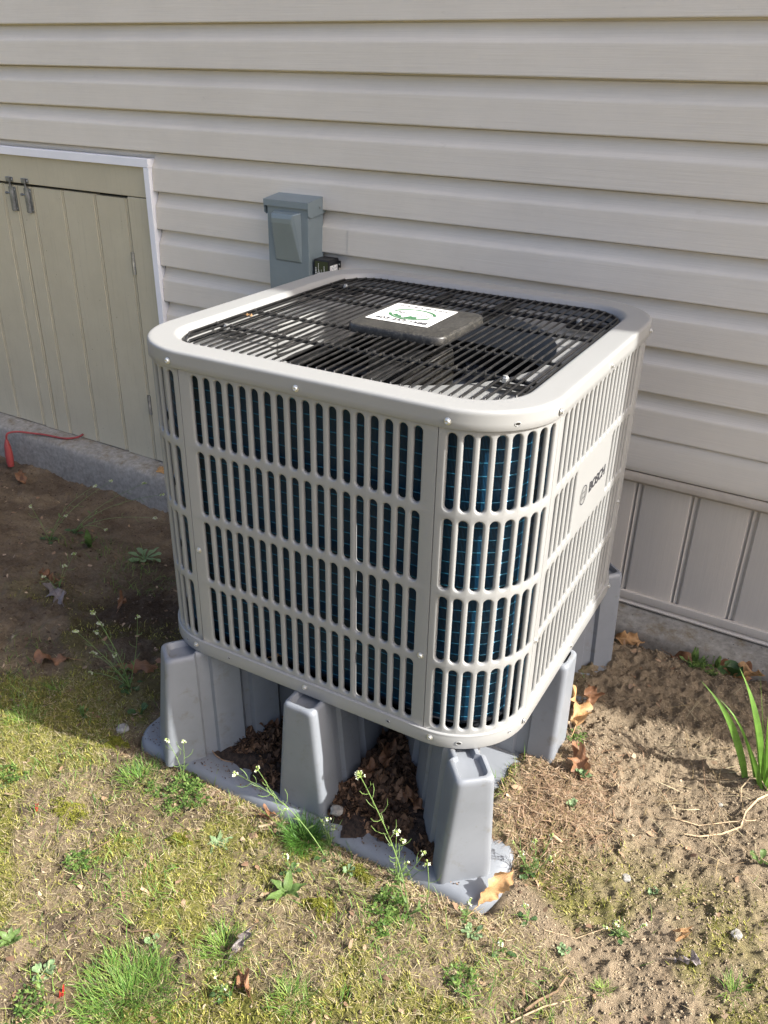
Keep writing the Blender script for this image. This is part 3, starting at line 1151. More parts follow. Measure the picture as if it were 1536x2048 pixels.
# inner side of the coil box, fan deck and orifice
mb = MB()
rows = [[(x, y, z) for x, y in perim_pts(-0.050, 8)] for z in (0.13, 0.668)]
mb.grid(rows, closed_v=True)
mb.build('inner_lining', 'dark_metal', HP)
mb = MB()
n = 56
out = []
FC = (0.371, 0.368)
for q in range(n):
    a_ = 2*math.pi*q/n
    ca, sa = math.cos(a_), math.sin(a_)
    out.append((ca, sa))


def ray_rsq(ca, sa, half=0.315, r=0.074):
    # distance from centre to a rounded square boundary
    k_ = half/max(abs(ca), abs(sa))
    x, y = ca*k_, sa*k_
    if abs(x) > half-r and abs(y) > half-r:
        cx, cy = (half-r)*np.sign(x), (half-r)*np.sign(y)
        b_ = ca*cx+sa*cy
        c_ = cx*cx+cy*cy-r*r
        k_ = b_+math.sqrt(max(0, b_*b_-c_))
    return k_


rows = []
rows.append([(FC[0]+ca*ray_rsq(ca, sa), FC[1]+sa*ray_rsq(ca, sa), 0.6725) for ca, sa in out])
rows.append([(FC[0]+ca*0.270, FC[1]+sa*0.270, 0.672) for ca, sa in out])
rows.append([(FC[0]+ca*0.265, FC[1]+sa*0.265, 0.670) for ca, sa in out])
rows.append([(FC[0]+ca*0.263, FC[1]+sa*0.263, 0.662) for ca, sa in out])
rows.append([(FC[0]+ca*0.262, FC[1]+sa*0.262, 0.600) for ca, sa in out])
mb.grid(rows, closed_v=True)
mb.build('fan_orifice', 'cap', HP, smooth=True)

# motor and fan
mb = MB()
mb.lathe([(0, 0.655), (0.070, 0.655), (0.078, 0.648), (0.080, 0.63), (0.080, 0.535), (0.072, 0.52), (0, 0.515)], 28, (FC[0], FC[1], 0))
mb.build('fan_motor', 'motor_cap', HP, smooth=True)
fan = bpy.data.objects.new('fan', None)
C.objects.link(fan); fan.parent = HP; fan.location = (FC[0], FC[1], 0)
mb = MB()
mb.lathe([(0, 0.515), (0.045, 0.515), (0.05, 0.51), (0.05, 0.47), (0, 0.465)], 24)
mb.build('fan_hub', 'blade', fan, smooth=True)
mb = MB()
rows = []
for i in range(9):
    rr = 0.045+i/8*0.208
    row = []
    span = R(30+26*(i/8))
    for j in range(9):
        s_ = j/8-0.5
        a_ = s_*span*1.5+R(14)*(i/8)
        z = 0.53+0.075*s_*(1-0.2*i/8)+0.010*math.cos(s_*3)
        row.append((rr*math.cos(a_), rr*math.sin(a_), z))
    rows.append(row)
mb.grid(rows)
bl = mb.mesh('fan_blade', smooth='all')
bl.materials.append(MATS['blade'])
for k_ in range(4):
    o = bpy.data.objects.new('fan_blade', bl)
    C.objects.link(o); o.parent = fan; o.rotation_euler = (0, 0, R(35+90*k_))
mb = MB()
for z_ in (0.30, ):
    pass
P_ = perim_pts(-0.049, 8)
mb.add([(x, y, 0.50) for x, y in [(FC[0]+0.16*math.cos(a_), FC[1]+0.16*math.sin(a_)) for a_ in np.linspace(0, 2*math.pi, 24, endpoint=False)]], [tuple(range(24))])

# wire guard
GD = bpy.data.objects.new('fan_guard', None)
C.objects.link(GD); GD.parent = HP
GZ = 0.6925
H_ = 0.3125
GR = 0.078


def guard_half(dx):
    dx = abs(dx)
    if dx <= H_-GR:
        return H_
    q = dx-(H_-GR)
    return H_-GR+math.sqrt(max(0, GR*GR-q*q))


NW = 38
random.seed(2)
for i in range(NW):
    dx = -H_+0.006+(2*H_-0.012)*i/(NW-1)
    hy = guard_half(dx)-0.001
    mb = MB()
    x = FC[0]+dx
    sag = 0.0006*math.sin(i*1.7)
    pts = [(x, FC[1]-hy, GZ-0.006), (x, FC[1]-hy+0.006, GZ+0.0022), (x+sag, FC[1]-hy*0.4, GZ+0.0030), (x-sag, FC[1]+hy*0.4, GZ+0.0030), (x, FC[1]+hy-0.006, GZ+0.0022), (x, FC[1]+hy, GZ-0.006)]
    mb.tube(pts, 0.0021, 6)
    mb.build('guard_wire', 'wire', GD, smooth=True)
for yy, rr in ((0.187, 0.0034), (0.300, 0.0030), (0.466, 0.0034), (0.572, 0.0046)):
    dy = yy-FC[1]
    hx = guard_half(dy)
    mb = MB()
    mb.tube([(FC[0]-hx, yy, GZ-0.0026), (FC[0], yy, GZ-0.0028), (FC[0]+hx, yy, GZ-0.0026)], rr, 8)
    # weld beads where the wires cross
    for i in range(NW):
        dx = -H_+0.006+(2*H_-0.012)*i/(NW-1)
        if abs(dx) < hx:
            mb.lathe([(0, 0.0046), (0.0026, 0.0040), (0.0040, 0.0), (0.0034, -0.002)], 7, (FC[0]+dx, yy-0.0015, GZ+0.0005))
    mb.build('cross_rod', 'wire', GD, smooth=True)
mb = MB()
loop = []
for (cx, cy, a0) in ((H_-GR, -(H_-GR), -90), (H_-GR, H_-GR, 0), (-(H_-GR), H_-GR, 90), (-(H_-GR), -(H_-GR), 180)):
    for k_ in range(9):
        a_ = R(a0+90*k_/8)
        loop.append((FC[0]+cx+GR*math.cos(a_), FC[1]+cy+GR*math.sin(a_)))
rows = []
for q in range(8):
    t_ = 2*math.pi*q/8
    row = []
    for i, p in enumerate(loop):
        dxn, dyn = p[0]-FC[0], p[1]-FC[1]
        l_ = math.hypot(dxn, dyn)
        row.append((p[0]+dxn/l_*0.0035*math.cos(t_), p[1]+dyn/l_*0.0035*math.cos(t_), GZ-0.003+0.0042*math.sin(t_)))
    rows.append(row)
mb.grid(rows, closed_u=True, closed_v=True)
mb.build('rim_wire', 'wire', GD, smooth=True)
# flat motor straps (broad bars running with the wires)
for sx_ in (-0.072, 0.072):
    mb = MB(); mb.box(FC[0]+sx_-0.012, FC[0]+sx_+0.012, FC[1]-H_+0.002, FC[1]+H_-0.002, GZ-0.0125, GZ-0.0085)
    mb.build('motor_strap', 'wire', GD, bevel=0.001)
for sx_, sy_ in ((0.27, -0.19), (-0.27, -0.19), (0.26, 0.20), (-0.26, 0.20)):
    mb = MB()
    mb.box(FC[0]+sx_-0.03, FC[0]+sx_+0.03, FC[1]+sy_-0.010, FC[1]+sy_+0.010, GZ-0.0120, GZ-0.0080)
    mb.build('clamp_plate', 'wire', GD, bevel=0.001)
    mb = MB()
    mb.lathe([(0.006, -0.004), (0.006, 0.0030), (0.0042, 0.0040), (0.0040, 0.0060), (0, 0.0062)], 6, (FC[0]+sx_-0.008, FC[1]+sy_, GZ))
    mb.build('clamp_bolt', 'galv_light', GD, smooth=True)

# motor cover with sticker
MC = (0.382, 0.366)
mb = MB()


def rsq(half, r, z, cx=0, cy=0, na=6):
    pts = []
    for (sx_, sy_, a0) in ((1, -1, -90), (1, 1, 0), (-1, 1, 90), (-1, -1, 180)):
        for k_ in range(na+1):
            a_ = R(a0+90*k_/na)
            pts.append((cx+sx_*(half-r)+r*math.cos(a_), cy+sy_*(half-r)+r*math.sin(a_), z))
    return pts


rows = [rsq(h_, r_, z_, 0, 0) for h_, r_, z_ in ((0.088, 0.02, 0.6945), (0.0965, 0.024, 0.6950), (0.0968, 0.024, 0.6970), (0.0960, 0.024, 0.7060), (0.0950, 0.0235, 0.7082), (0.0928, 0.022, 0.7094), (0.0900, 0.020, 0.7098), (0.060, 0.01, 0.7106))]
mb.grid(rows, closed_v=True)
o_ = len(mb.v)-28
mb.f.append(tuple(range(o_, o_+28)))
mc = mb.build('motor_cover', 'motor_cap', HP, smooth=True, loc=(MC[0], MC[1], 0))
SK = 0.0635
mb = MB()
mb.add(rsq(SK, 0.002, 0.7114, -0.017, 0.012, 2), [tuple(range(12))])
stk = mb.build('sticker', 'paper', mc)
stk['label'] = 'white square service sticker'
bx, by = -0.017, 0.012


def sticker_text(txt, w_, h_, x, y, mat, name='sticker_lettering', bold=0.0006):
    me__ = fit_width(text_mesh(txt, 0.02, 0.00005, bold), w_, h_)
    o__ = link(name, me__, mat, stk)
    o__.location = (bx+x, by+y, 0.7117)


sticker_text('INSTALLED & SERVICED BY:', 0.112, 0.0095, 0.0, 0.050, 'ink_dark')
sticker_text('603 252-1588', 0.104, 0.0150, 0.002, -0.046, 'ink_dark', bold=0.0009)
sticker_text('MECHANIC', 0.066, 0.0120, 0.002, 0.004, 'ink_dark', bold=0.0001)
mb = MB()
ringpoly(mb, 0.0318, 0.0375, 0.71165, 44, bx, by, 1.22, R(12), R(168))
ringpoly(mb, 0.0318, 0.0375, 0.71165, 44, bx, by, 1.22, R(192), R(348))
ringpoly(mb, 0.0296, 0.0306, 0.71165, 44, bx, by, 1.22)
# hill silhouettes in the lower half of the badge
xs_ = np.linspace(-0.034, 0.034, 22)
top_ = [by-0.017+0.007*math.sin(x*190)+0.004*math.sin(x*420+1) for x in xs_]
bot_ = [by-math.sqrt(max(0, 0.030**2-(x/1.22)**2)) for x in xs_]
mb.grid([[(bx+x, a_, 0.7116), (bx+x, max(min(b_, a_-0.0005), by-0.029), 0.7116)] for x, a_, b_ in zip(xs_, top_, bot_)])
mb.build('badge_print', 'ink_green', stk)

# ------------------------------------------------------------------ riser stand
RS = thing('equipment_riser', 'blue grey moulded plastic riser with tall ribbed legs holding up the heat pump', 'riser stand')
SX, SY = 0.385, 0.36
TZ = -0.147


def rrect(x0, x1, y0, y1, r, z, na=8):
    pts = []
    for (cx, cy, a0) in ((x1-r, y0+r, -90), (x1-r, y1-r, 0), (x0+r, y1-r, 90), (x0+r, y0+r, 180)):
        for k_ in range(na+1):
            a_ = R(a0+90*k_/na)
            pts.append((cx+r*math.cos(a_), cy+r*math.sin(a_), z))
    return pts


mb = MB()
tx0, tx1, ty0, ty1 = -0.045, 0.778, -0.066, 0.79
rows = [rrect(tx0+i, tx1-i, ty0+i, ty1-i, max(0.02, 0.06-i), z) for i, z in ((-0.004, -0.20), (0.0, -0.172), (0.002, -0.163), (0.006, -0.155), (0.012, -0.1495), (0.020, -0.1472), (0.030, -0.147), (0.3, -0.147))]
mb.grid(rows, closed_v=True)
n_ = 36
mb.f.append(tuple(range(len(mb.v)-n_, len(mb.v))))
mb.build('base_tray', 'riser', RS, smooth=True)


def leg(ang, Rout, Rin, cx, cy, lean=0.0, hb=0.0475):
    """radial leg: ribbed sides, tapered, trough along the top"""
    mb = MB()
    ht = 0.0335
    zb_, zt_ = TZ-0.003, 0.0975
    segs = []   # distance from the outer end, half-width factor offset
    pts_u = [0.0, 0.0, 0.0015, 0.005, 0.010, 0.016, 0.055, 0.060, 0.082, 0.087, 0.14, 0.146, 0.158, 0.164, 0.215, 0.221, 0.25, 0.256]
    dv = [-0.016, -0.010, -0.005, -0.0016, 0.0, 0.0, 0.0, -0.008, -0.008, -0.001, -0.001, -0.013, -0.013, -0.002, -0.002, -0.013, -0.013, -0.003]
    Lr = Rout-Rin
    pr = [(u, d) for u, d in zip(pts_u, dv) if u < Lr-0.01]+[(Lr, -0.003)]
    outline = []
    for u, d in pr:
        outline.append((u, 1, d))
    right = [(u, -1, d) for u, d in reversed(pr)]
    outline = outline+right
    prof = [(0.0, 0.0, 0.0), (0.03, 0.03, 0), (0.5, 0.5, 0), (0.9, 0.9, 0), (0.95, 0.95, 0.0), (0.972, 0.97, 0.0003), (0.988, 0.985, 0.0016), (0.998, 1.0, 0.0040), (1.0, 1.0, 0.0065), (0.999, 1.0, 0.0090), (0.990, 1.0, 0.0105), (0.962, 1.0, 0.0118), (0.953, 1.0, 0.0135), (0.951, 1.0, 0.0200)]
    rows = []
    for fz, ft, ins in prof:
        z = zb_+(zt_-zb_)*fz
        hw_ = hb+(ht-hb)*ft
        row = []
        for u, s_, d in outline:
            v_ = s_*max(0.004, hw_+d-ins)
            uu = u+ins if u < 0.03 else u
            uu += lean*(1-ft) if u < 0.03 else 0
            rr = Rout-uu
            row.append((rr, v_, z))
        rows.append(row)
    mb.grid(rows, closed_v=True)
    K = len(outline)
    mb.f.append(tuple(range(len(mb.v)-K, len(mb.v))))
    ca, sa = math.cos(ang), math.sin(ang)
    mb.v = [(cx+x*ca-y*sa, cy+x*sa+y*ca, z) for x, y, z in mb.v]
    return mb.build('leg', 'riser', RS, smooth=True)


leg(R(-90), 0.402, 0.07, 0.378, 0.36, 0.0, 0.054)
leg(R(0), 0.372, 0.07, 0.385, 0.352)
leg(R(90), 0.40, 0.07, 0.385, 0.36)
leg(R(180), 0.40, 0.07, 0.385, 0.36)
leg(R(-49.5), 0.525, 0.12, 0.385, 0.36, 0.012, 0.049)
leg(R(-129), 0.515, 0.12, 0.385, 0.36, -0.024, 0.049)
leg(R(49), 0.525, 0.12, 0.385, 0.35)
leg(R(131), 0.520, 0.12, 0.385, 0.36)
mb = MB()
mb.lathe([(0.13, TZ-0.003), (0.125, TZ+0.02), (0.10, 0.085), (0.09, 0.095), (0, 0.095)], 16, (0.385, 0.36, 0))
mb.build('centre_hub', 'riser', RS, smooth=True)

# ------------------------------------------------------------------ disconnect box
DB = thing('disconnect_box', 'grey metal electrical disconnect box with overhanging hood, fixed to the siding', 'electrical box', (W, 1.081, 0), PSI)
bx0, bx1 = -0.448-W, -0.300-W
bd = -0.082
mb = MB(); mb.box(bx0+0.004, bx1-0.003, bd, -0.008, 0.520, 0.772)
mb.build('box_body', 'box', DB, bevel=0.0018)
mb = MB()
hx0, hx1, hd = bx0-0.004, bx1+0.001, bd-0.006
th = 0.0015
# hood: sloping top, front lip and two cheeks
mb.add([(hx0, hd, 0.783), (hx1, hd, 0.783), (hx1, 0.0, 0.795), (hx0, 0.0, 0.795), (hx0, hd, 0.766), (hx1, hd, 0.766),
        (hx0+th, hd+th, 0.766), (hx1-th, hd+th, 0.766), (hx0+th, hd+th, 0.781), (hx1-th, hd+th, 0.781), (hx1-th, 0.0, 0.793), (hx0+th, 0.0, 0.793)],
       [(0, 1, 2, 3), (0, 4, 5, 1), (4, 6, 7, 5), (6, 8, 9, 7), (8, 11, 10, 9)])
for xa, xb in ((hx0, hx0+th), (hx1-th, hx1)):
    mb.add([(x, y, z) for x in (xa, xb) for y, z in ((hd, 0.783), (0.0, 0.795), (0.0, 0.750), (hd+0.012, 0.742), (hd+0.002, 0.748))],
           [(0, 1, 2, 3, 4), (9, 8, 7, 6, 5), (0, 4, 9, 5), (4, 3, 8, 9), (3, 2, 7, 8), (2, 1, 6, 7)])
hood = mb.build('box_hood', 'box', DB)
mb = MB(); mb.lathe([(0.0032, 0), (0.0032, 0.0012), (0, 0.0016)], 12, (hx1, -0.030, 0.766), 'x')
mb.build('hood_rivet', 'galv', hood, smooth=True)
# raised pull cover: deepest at the top, dying out at the foot
mb = MB()
px0, px1, pz0, pz1 = bx0+0.030, bx1-0.027, 0.618, 0.755
yb = bd
D1 = 0.020
A = [(px0, yb, pz1), (px1, yb, pz1), (px1, yb, pz0), (px0, yb, pz0)]
B = [(px0+0.001, yb-D1*0.88, pz1-0.006), (px1-0.014, yb-D1*0.88, pz1-0.006)]
B2 = [(px0+0.001, yb-D1, pz1-0.018), (px1-0.019, yb-D1, pz1-0.018)]
B3 = [(px0+0.001, yb-D1, pz1-0.030), (px1-0.021, yb-D1, pz1-0.030)]
Cc = [(px0+0.001, yb-0.003, pz0+0.002), (px1-0.002, yb-0.003, pz0+0.002)]
mb.add(A+B+B2+B3+Cc, [(0, 1, 5, 4), (4, 5, 7, 6), (6, 7, 9, 8), (8, 9, 11, 10), (10, 11, 2, 3), (1, 2, 11, 9, 7, 5), (0, 4, 6, 8, 10, 3)])
mb.build('pull_cover', 'pull', DB, bevel=0.003, segs=3)

# surge protector
SP = thing('surge_protector', 'small black surge protector box with white print beside the disconnect box', 'surge protector', (W, 1.081, 0), PSI)
sx0, sx1 = -0.2975-W, -0.246-W
sd = -0.068
mb = MB(); mb.box(sx0, sx1, sd, -0.014, 0.548, 0.633)
mb.build('protector_case', 'black_abs', SP, bevel=0.004, segs=3)
mb = MB()
mb.box(sx1-0.001, sx1+0.010, -0.022, -0.019, 0.607, 0.627)
mb.build('mounting_tab', 'black_abs', SP, bevel=0.001)
mb = MB(); mb.lathe([(0.0022, 0), (0.0022, 0.001), (0, 0.0012)], 10, (sx1+0.006, -0.0222, 0.617), 'y')
mb.build('tab_screw', 'galv_light', SP)
mb = MB(); mb.add([(sx0+0.005, sd-0.0003, 0.552), (sx1-0.002, sd-0.0003, 0.552), (sx1-0.002, sd-0.0003, 0.628), (sx0+0.005, sd-0.0003, 0.628)], [(0, 1, 2, 3)])
fp = mb.build('face_label', 'olive_print', SP)
mb = MB()


def fr(x0, x1, z0, z1):
    mb.add([(sx0+x0, sd-0.0006, z0), (sx0+x1, sd-0.0006, z0), (sx0+x1, sd-0.0006, z1), (sx0+x0, sd-0.0006, z1)], [(0, 1, 2, 3)])


# columns of small sideways print, too small to read
random.seed(9)
for x_, z_lo, z_hi, w_, gp in ((0.0065, 0.552, 0.612, 0.0042, 0.0016), (0.0165, 0.604, 0.6235, 0.0020, 0.0009), (0.0265, 0.575, 0.606, 0.0012, 0.0), (0.0355, 0.598, 0.616, 0.0028, 0.0012)):
    z_ = z_lo
    while z_ < z_hi:
        h_ = 0.0022+0.0016*random.random() if gp else z_hi-z_lo
        fr(x_, x_+w_*(0.8+0.2*random.random()), z_, min(z_+h_, z_hi)); z_ += h_+gp+0.0002
# small triangle-in-outline warning mark and a little star
for a_, b_ in (((0.0120, 0.588), (0.0185, 0.604)), ((0.0185, 0.604), (0.0235, 0.586)), ((0.0235, 0.586), (0.0120, 0.588)), ((0.0125, 0.594), (0.0240, 0.597))):
    dx_, dz_ = b_[0]-a_[0], b_[1]-a_[1]
    l_ = math.hypot(dx_, dz_); nx2, nz2 = -dz_/l_*0.0006, dx_/l_*0.0006
    mb.add([(sx0+a_[0]-nx2, sd-0.0006, a_[1]-nz2), (sx0+b_[0]-nx2, sd-0.0006, b_[1]-nz2), (sx0+b_[0]+nx2, sd-0.0006, b_[1]+nz2), (sx0+a_[0]+nx2, sd-0.0006, a_[1]+nz2)], [(0, 1, 2, 3)])
mb.build('face_print', 'paper', fp)
mb = MB()
xx = sx1+0.0003
mb.add([(xx, -0.061, 0.550), (xx, -0.024, 0.550), (xx, -0.024, 0.617), (xx, -0.061, 0.617)], [(0, 1, 2, 3)])
sl = mb.build('side_sticker', 'paper', SP)
mb = MB()
for c_ in range(5):
    y_ = -0.058+c_*0.0068
    z_ = 0.552
    while z_ < 0.612:
        h_ = 0.002+0.006*random.random()
        mb.add([(xx+0.0003, y_, z_), (xx+0.0003, y_+0.0032, z_), (xx+0.0003, y_+0.0032, z_+h_), (xx+0.0003, y_, z_+h_)], [(0, 1, 2, 3)])
        z_ += h_+0.002+0.006*random.random()*(c_ % 2)
mb.build('sticker_print', 'ink_grey', sl)

# ------------------------------------------------------------------ red cord with plug end
RC = thing('red_cord', 'thin red cord lying on the concrete ledge with a fat plug hanging at its end', 'cord')
pts = [(-1.455, 1.125, -0.180), (-1.475, 1.110, -0.192), (-1.52, 1.085, -0.198), (-1.60, 1.070, -0.196), (-1.67, 1.055, -0.198), (-1.715, 1.035, -0.195), (-1.735, 1.015, -0.194), (-1.747, 1.003, -0.199), (-1.752, 0.999, -0.212), (-1.753, 0.998, -0.23)]
cu = []
for i in range(len(pts)-1):
    for s_ in range(4):
        f_ = s_/4
        p0 = Vector(pts[max(i-1, 0)]); p1 = Vector(pts[i]); p2 = Vector(pts[i+1]); p3 = Vector(pts[min(i+2, len(pts)-1)])
        cu.append(0.5*((2*p1)+(-p0+p2)*f_+(2*p0-5*p1+4*p2-p3)*f_**2+(-p0+3*p1-3*p2+p3)*f_**3))
mb = MB(); mb.tube(cu, 0.0040, 8)
mb.build('cable', 'red', RC, smooth=True)
mb = MB(); mb.tube([(-1.753, 0.998, -0.225), (-1.753, 0.997, -0.235), (-1.752, 0.996, -0.25), (-1.750, 0.994, -0.29), (-1.747, 0.991, -0.318), (-1.746, 0.990, -0.335)], [0.006, 0.009, 0.0125, 0.0155, 0.0145, 0.012], 12)
mb.build('plug', 'red', RC, smooth=True)
# ---- PART2

# ------------------------------------------------------------------ scattered ground cover (each one object of stuff)
def scatter(n, x0, x1, y0, y1, dens):
    xs_ = RNG.uniform(x0, x1, n); ys_ = RNG.uniform(y0, y1, n)
    # keep out of the foundation and off the tray
    keep = (ys_ < wall_y(xs_)-0.108)
    tray = (xs_ > -0.045) & (xs_ < 0.79-0.12*ss(0.03, 0.17, ys_)) & (ys_ > -0.066) & (ys_ < 0.78)
    keep &= ~tray
    xs_, ys_ = xs_[keep], ys_[keep]
    d_ = dens(xs_, ys_)
    k_ = RNG.random(len(xs_)) < d_
    return xs_[k_], ys_[k_]


def pal(n, cols, jitter=0.15):
    cols = np.array(cols)
    a_ = cols[RNG.integers(0, len(cols), n)]
    b_ = cols[RNG.integers(0, len(cols), n)]
    f_ = RNG.random((n, 1))
    c_ = a_*f_+b_*(1-f_)
    return np.clip(c_*(1+RNG.uniform(-jitter, jitter, (n, 1))), 0, 1)


def strips(name, xs_, ys_, length, width, elev, bend, cols, segs=3, z0=0.0, heading=None, taper=0.15):
    """thin curved ribbons starting on the ground. elev: start elevation, bend: change of elevation and heading"""
    n = len(xs_)
    zs_ = gh(xs_, ys_)+z0
    az = RNG.uniform(0, 2*np.pi, n) if heading is None else heading
    ln = RNG.uniform(length[0], length[1], n)
    wd = RNG.uniform(width[0], width[1], n)
    el = RNG.uniform(elev[0], elev[1], n)
    be = RNG.uniform(bend[0], bend[1], n)
    bh = RNG.normal(0, 0.5, n)
    p = np.stack([xs_, ys_, zs_], -1)
    V = []
    for k_ in range(segs+1):
        t_ = k_/segs
        w_ = wd*(1-(1-taper)*t_**1.5)*0.5
        a_ = az+bh*t_
        side = np.stack([-np.sin(a_), np.cos(a_), RNG.normal(0, 0.25, n)], -1)*w_[:, None]
        V.append(p-side); V.append(p+side)
        e_ = el+be*t_
        d_ = np.stack([np.cos(a_)*np.cos(e_), np.sin(a_)*np.cos(e_), np.sin(e_)], -1)
        p = p+d_*(ln/segs)[:, None]
        if elev[1] < 0.5:
            g_ = gh(p[:, 0], p[:, 1])+0.0012
            p[:, 2] = np.maximum(p[:, 2], g_)
    V = np.stack(V, 1)            # n, 2*(segs+1), 3
    m_ = 2*(segs+1)
    F = []
    for k_ in range(segs):
        F.append([2*k_, 2*k_+1, 2*k_+3, 2*k_+2])
    F = np.array(F)
    faces = (np.arange(n)[:, None, None]*m_+F[None]).reshape(-1, 4)
    cc_ = np.repeat(cols, m_, 0)
    return V.reshape(-1, 3), faces, cc_


def stuff(name, mat, V, F, cc_, smooth=True):
    me_ = np_mesh(name, V, F, cc_, smooth)
    return tag(link(name, me_, mat), kind='stuff')


DENS = {k_: (lambda i: (lambda x, y: masks(x, y)[i]))(i) for i, k_ in enumerate(('dark', 'moss', 'straw', 'bare', 'grass', 'lawn'))}
STRAWC = [(0.36, 0.29, 0.165), (0.49, 0.42, 0.26), (0.25, 0.19, 0.10), (0.15, 0.105, 0.058), (0.38, 0.33, 0.21)]
GRASSC = [(0.06, 0.15, 0.025), (0.10, 0.22, 0.035), (0.16, 0.27, 0.05), (0.24, 0.31, 0.08)]
MOSSC = [(0.20, 0.21, 0.035), (0.33, 0.32, 0.07), (0.13, 0.14, 0.02), (0.42, 0.38, 0.12), (0.07, 0.08, 0.013)]

# straw thatch
xs_, ys_ = scatter(150000, -1.0, 1.35, -0.72, 0.15, lambda x, y: (0.035*DENS['lawn'](x, y)+0.24*DENS['straw'](x, y)+0.012)*(1-0.75*DENS['dark'](x, y)))
V, F, cc_ = strips('t', xs_, ys_, (0.005, 0.024), (0.0005, 0.0013), (-0.05, 0.4), (-0.7, 0.1), pal(len(xs_), STRAWC, 0.25), 3, 0.002)
stuff('straw_thatch', 'straw', V, F, cc_)
# fine pale fibres everywhere on the lawn
xs_, ys_ = scatter(330000, -1.0, 1.35, -0.72, 0.10, lambda x, y: (0.36*DENS['lawn'](x, y)+0.05*(1-DENS['bare'](x, y)))*(1-0.8*DENS['dark'](x, y)))
V, F, cc_ = strips('t', xs_, ys_, (0.005, 0.022), (0.0004, 0.0010), (0.0, 0.7), (-0.9, 0.3), pal(len(xs_), STRAWC+MOSSC[:2], 0.3), 2, 0.001)
stuff('thatch_fibre', 'straw', V, F, cc_)
# moss sprigs
xs_, ys_ = scatter(480000, -1.3, 1.35, -0.72, 0.6, lambda x, y: 0.60*DENS['moss'](x, y)*ss(0.34, 0.56, fbm(x, y, 40, 2, 91))+0.08*DENS['lawn'](x, y))
V, F, cc_ = strips('t', xs_, ys_, (0.004, 0.010), (0.0010, 0.0022), (0.3, 1.5), (-0.6, 0.4), pal(len(xs_), MOSSC, 0.25), 2, 0.0, taper=0.3)
stuff('moss', 'moss', V, F, cc_)
# grass
xs_, ys_ = scatter(120000, -1.3, 1.35, -0.72, 0.7, lambda x, y: 0.24*DENS['grass'](x, y))
V, F, cc_ = strips('t', xs_, ys_, (0.014, 0.045), (0.0008, 0.0018), (0.5, 1.45), (-1.5, -0.2), pal(len(xs_), GRASSC, 0.2), 4, 0.0, taper=0.05)
stuff('grass', 'blade_grass', V, F, cc_)


# crumbs: little deformed octahedra
def lumps(name, xs_, ys_, size, flat, cols, mat, z0=0.0):
    n = len(xs_)
    base = np.array([(1, 0, 0), (0, 1, 0), (-1, 0, 0), (0, -1, 0), (0, 0, 1), (0, 0, -1)], float)
    F0 = np.array([(0, 1, 4), (1, 2, 4), (2, 3, 4), (3, 0, 4), (1, 0, 5), (2, 1, 5), (3, 2, 5), (0, 3, 5)])
    s_ = size[0]*(size[1]/size[0])**(RNG.random(n)**2.2)
    V = base[None]*RNG.uniform(0.55, 1.15, (n, 6, 1))
    V[:, :, 2] *= flat
    V = V+RNG.normal(0, 0.14, V.shape)
    a_ = RNG.uniform(0, 2*np.pi, n); ca, sa = np.cos(a_)[:, None], np.sin(a_)[:, None]
    x_ = V[:, :, 0]*ca-V[:, :, 1]*sa; y_ = V[:, :, 0]*sa+V[:, :, 1]*ca
    V = np.stack([x_, y_, V[:, :, 2]], -1)*s_[:, None, None]
    z_ = gh(xs_, ys_)+z0+s_*flat*0.35
    V += np.stack([xs_, ys_, z_], -1)[:, None, :]
    faces = (np.arange(n)[:, None, None]*6+F0[None]).reshape(-1, 3)
    return stuff(name, mat, V.reshape(-1, 3), faces, np.repeat(cols, 6, 0), False)


SOILC = [(0.27, 0.212, 0.142), (0.32, 0.256, 0.175), (0.21, 0.163, 0.106), (0.17, 0.128, 0.082)]
xs_, ys_ = scatter(330000, 0.55, 1.40, -0.72, 1.0, lambda x, y: 0.36*DENS['bare'](x, y)*(0.15+0.85*ss(0.38, 0.62, fbm(x, y, 16, 3, 61)))+0.03)
lumps('soil_crumbs', xs_, ys_, (0.0008, 0.0034), 0.6, pal(len(xs_), SOILC, 0.10), 'crumb')
DARKC = [(0.085, 0.055, 0.035), (0.05, 0.032, 0.022), (0.12, 0.085, 0.06), (0.16, 0.12, 0.085)]
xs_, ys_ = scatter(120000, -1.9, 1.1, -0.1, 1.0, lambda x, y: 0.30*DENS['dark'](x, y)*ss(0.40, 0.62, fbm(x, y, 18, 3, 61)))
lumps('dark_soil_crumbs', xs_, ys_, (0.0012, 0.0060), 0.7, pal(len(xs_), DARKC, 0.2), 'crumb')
xs_, ys_ = scatter(110000, -1.0, 1.3, -0.72, 0.2, lambda x, y: 0.25*DENS['lawn'](x, y)*ss(0.45, 0.60, fbm(x, y, 9, 3, 131)))
lumps('lawn_soil_crumbs', xs_, ys_, (0.0010, 0.0045), 0.8, pal(len(xs_), SOILC+DARKC[:2], 0.2), 'crumb')
LEAFC = [(0.24, 0.15, 0.09), (0.33, 0.23, 0.145), (0.15, 0.09, 0.055), (0.38, 0.29, 0.20)]


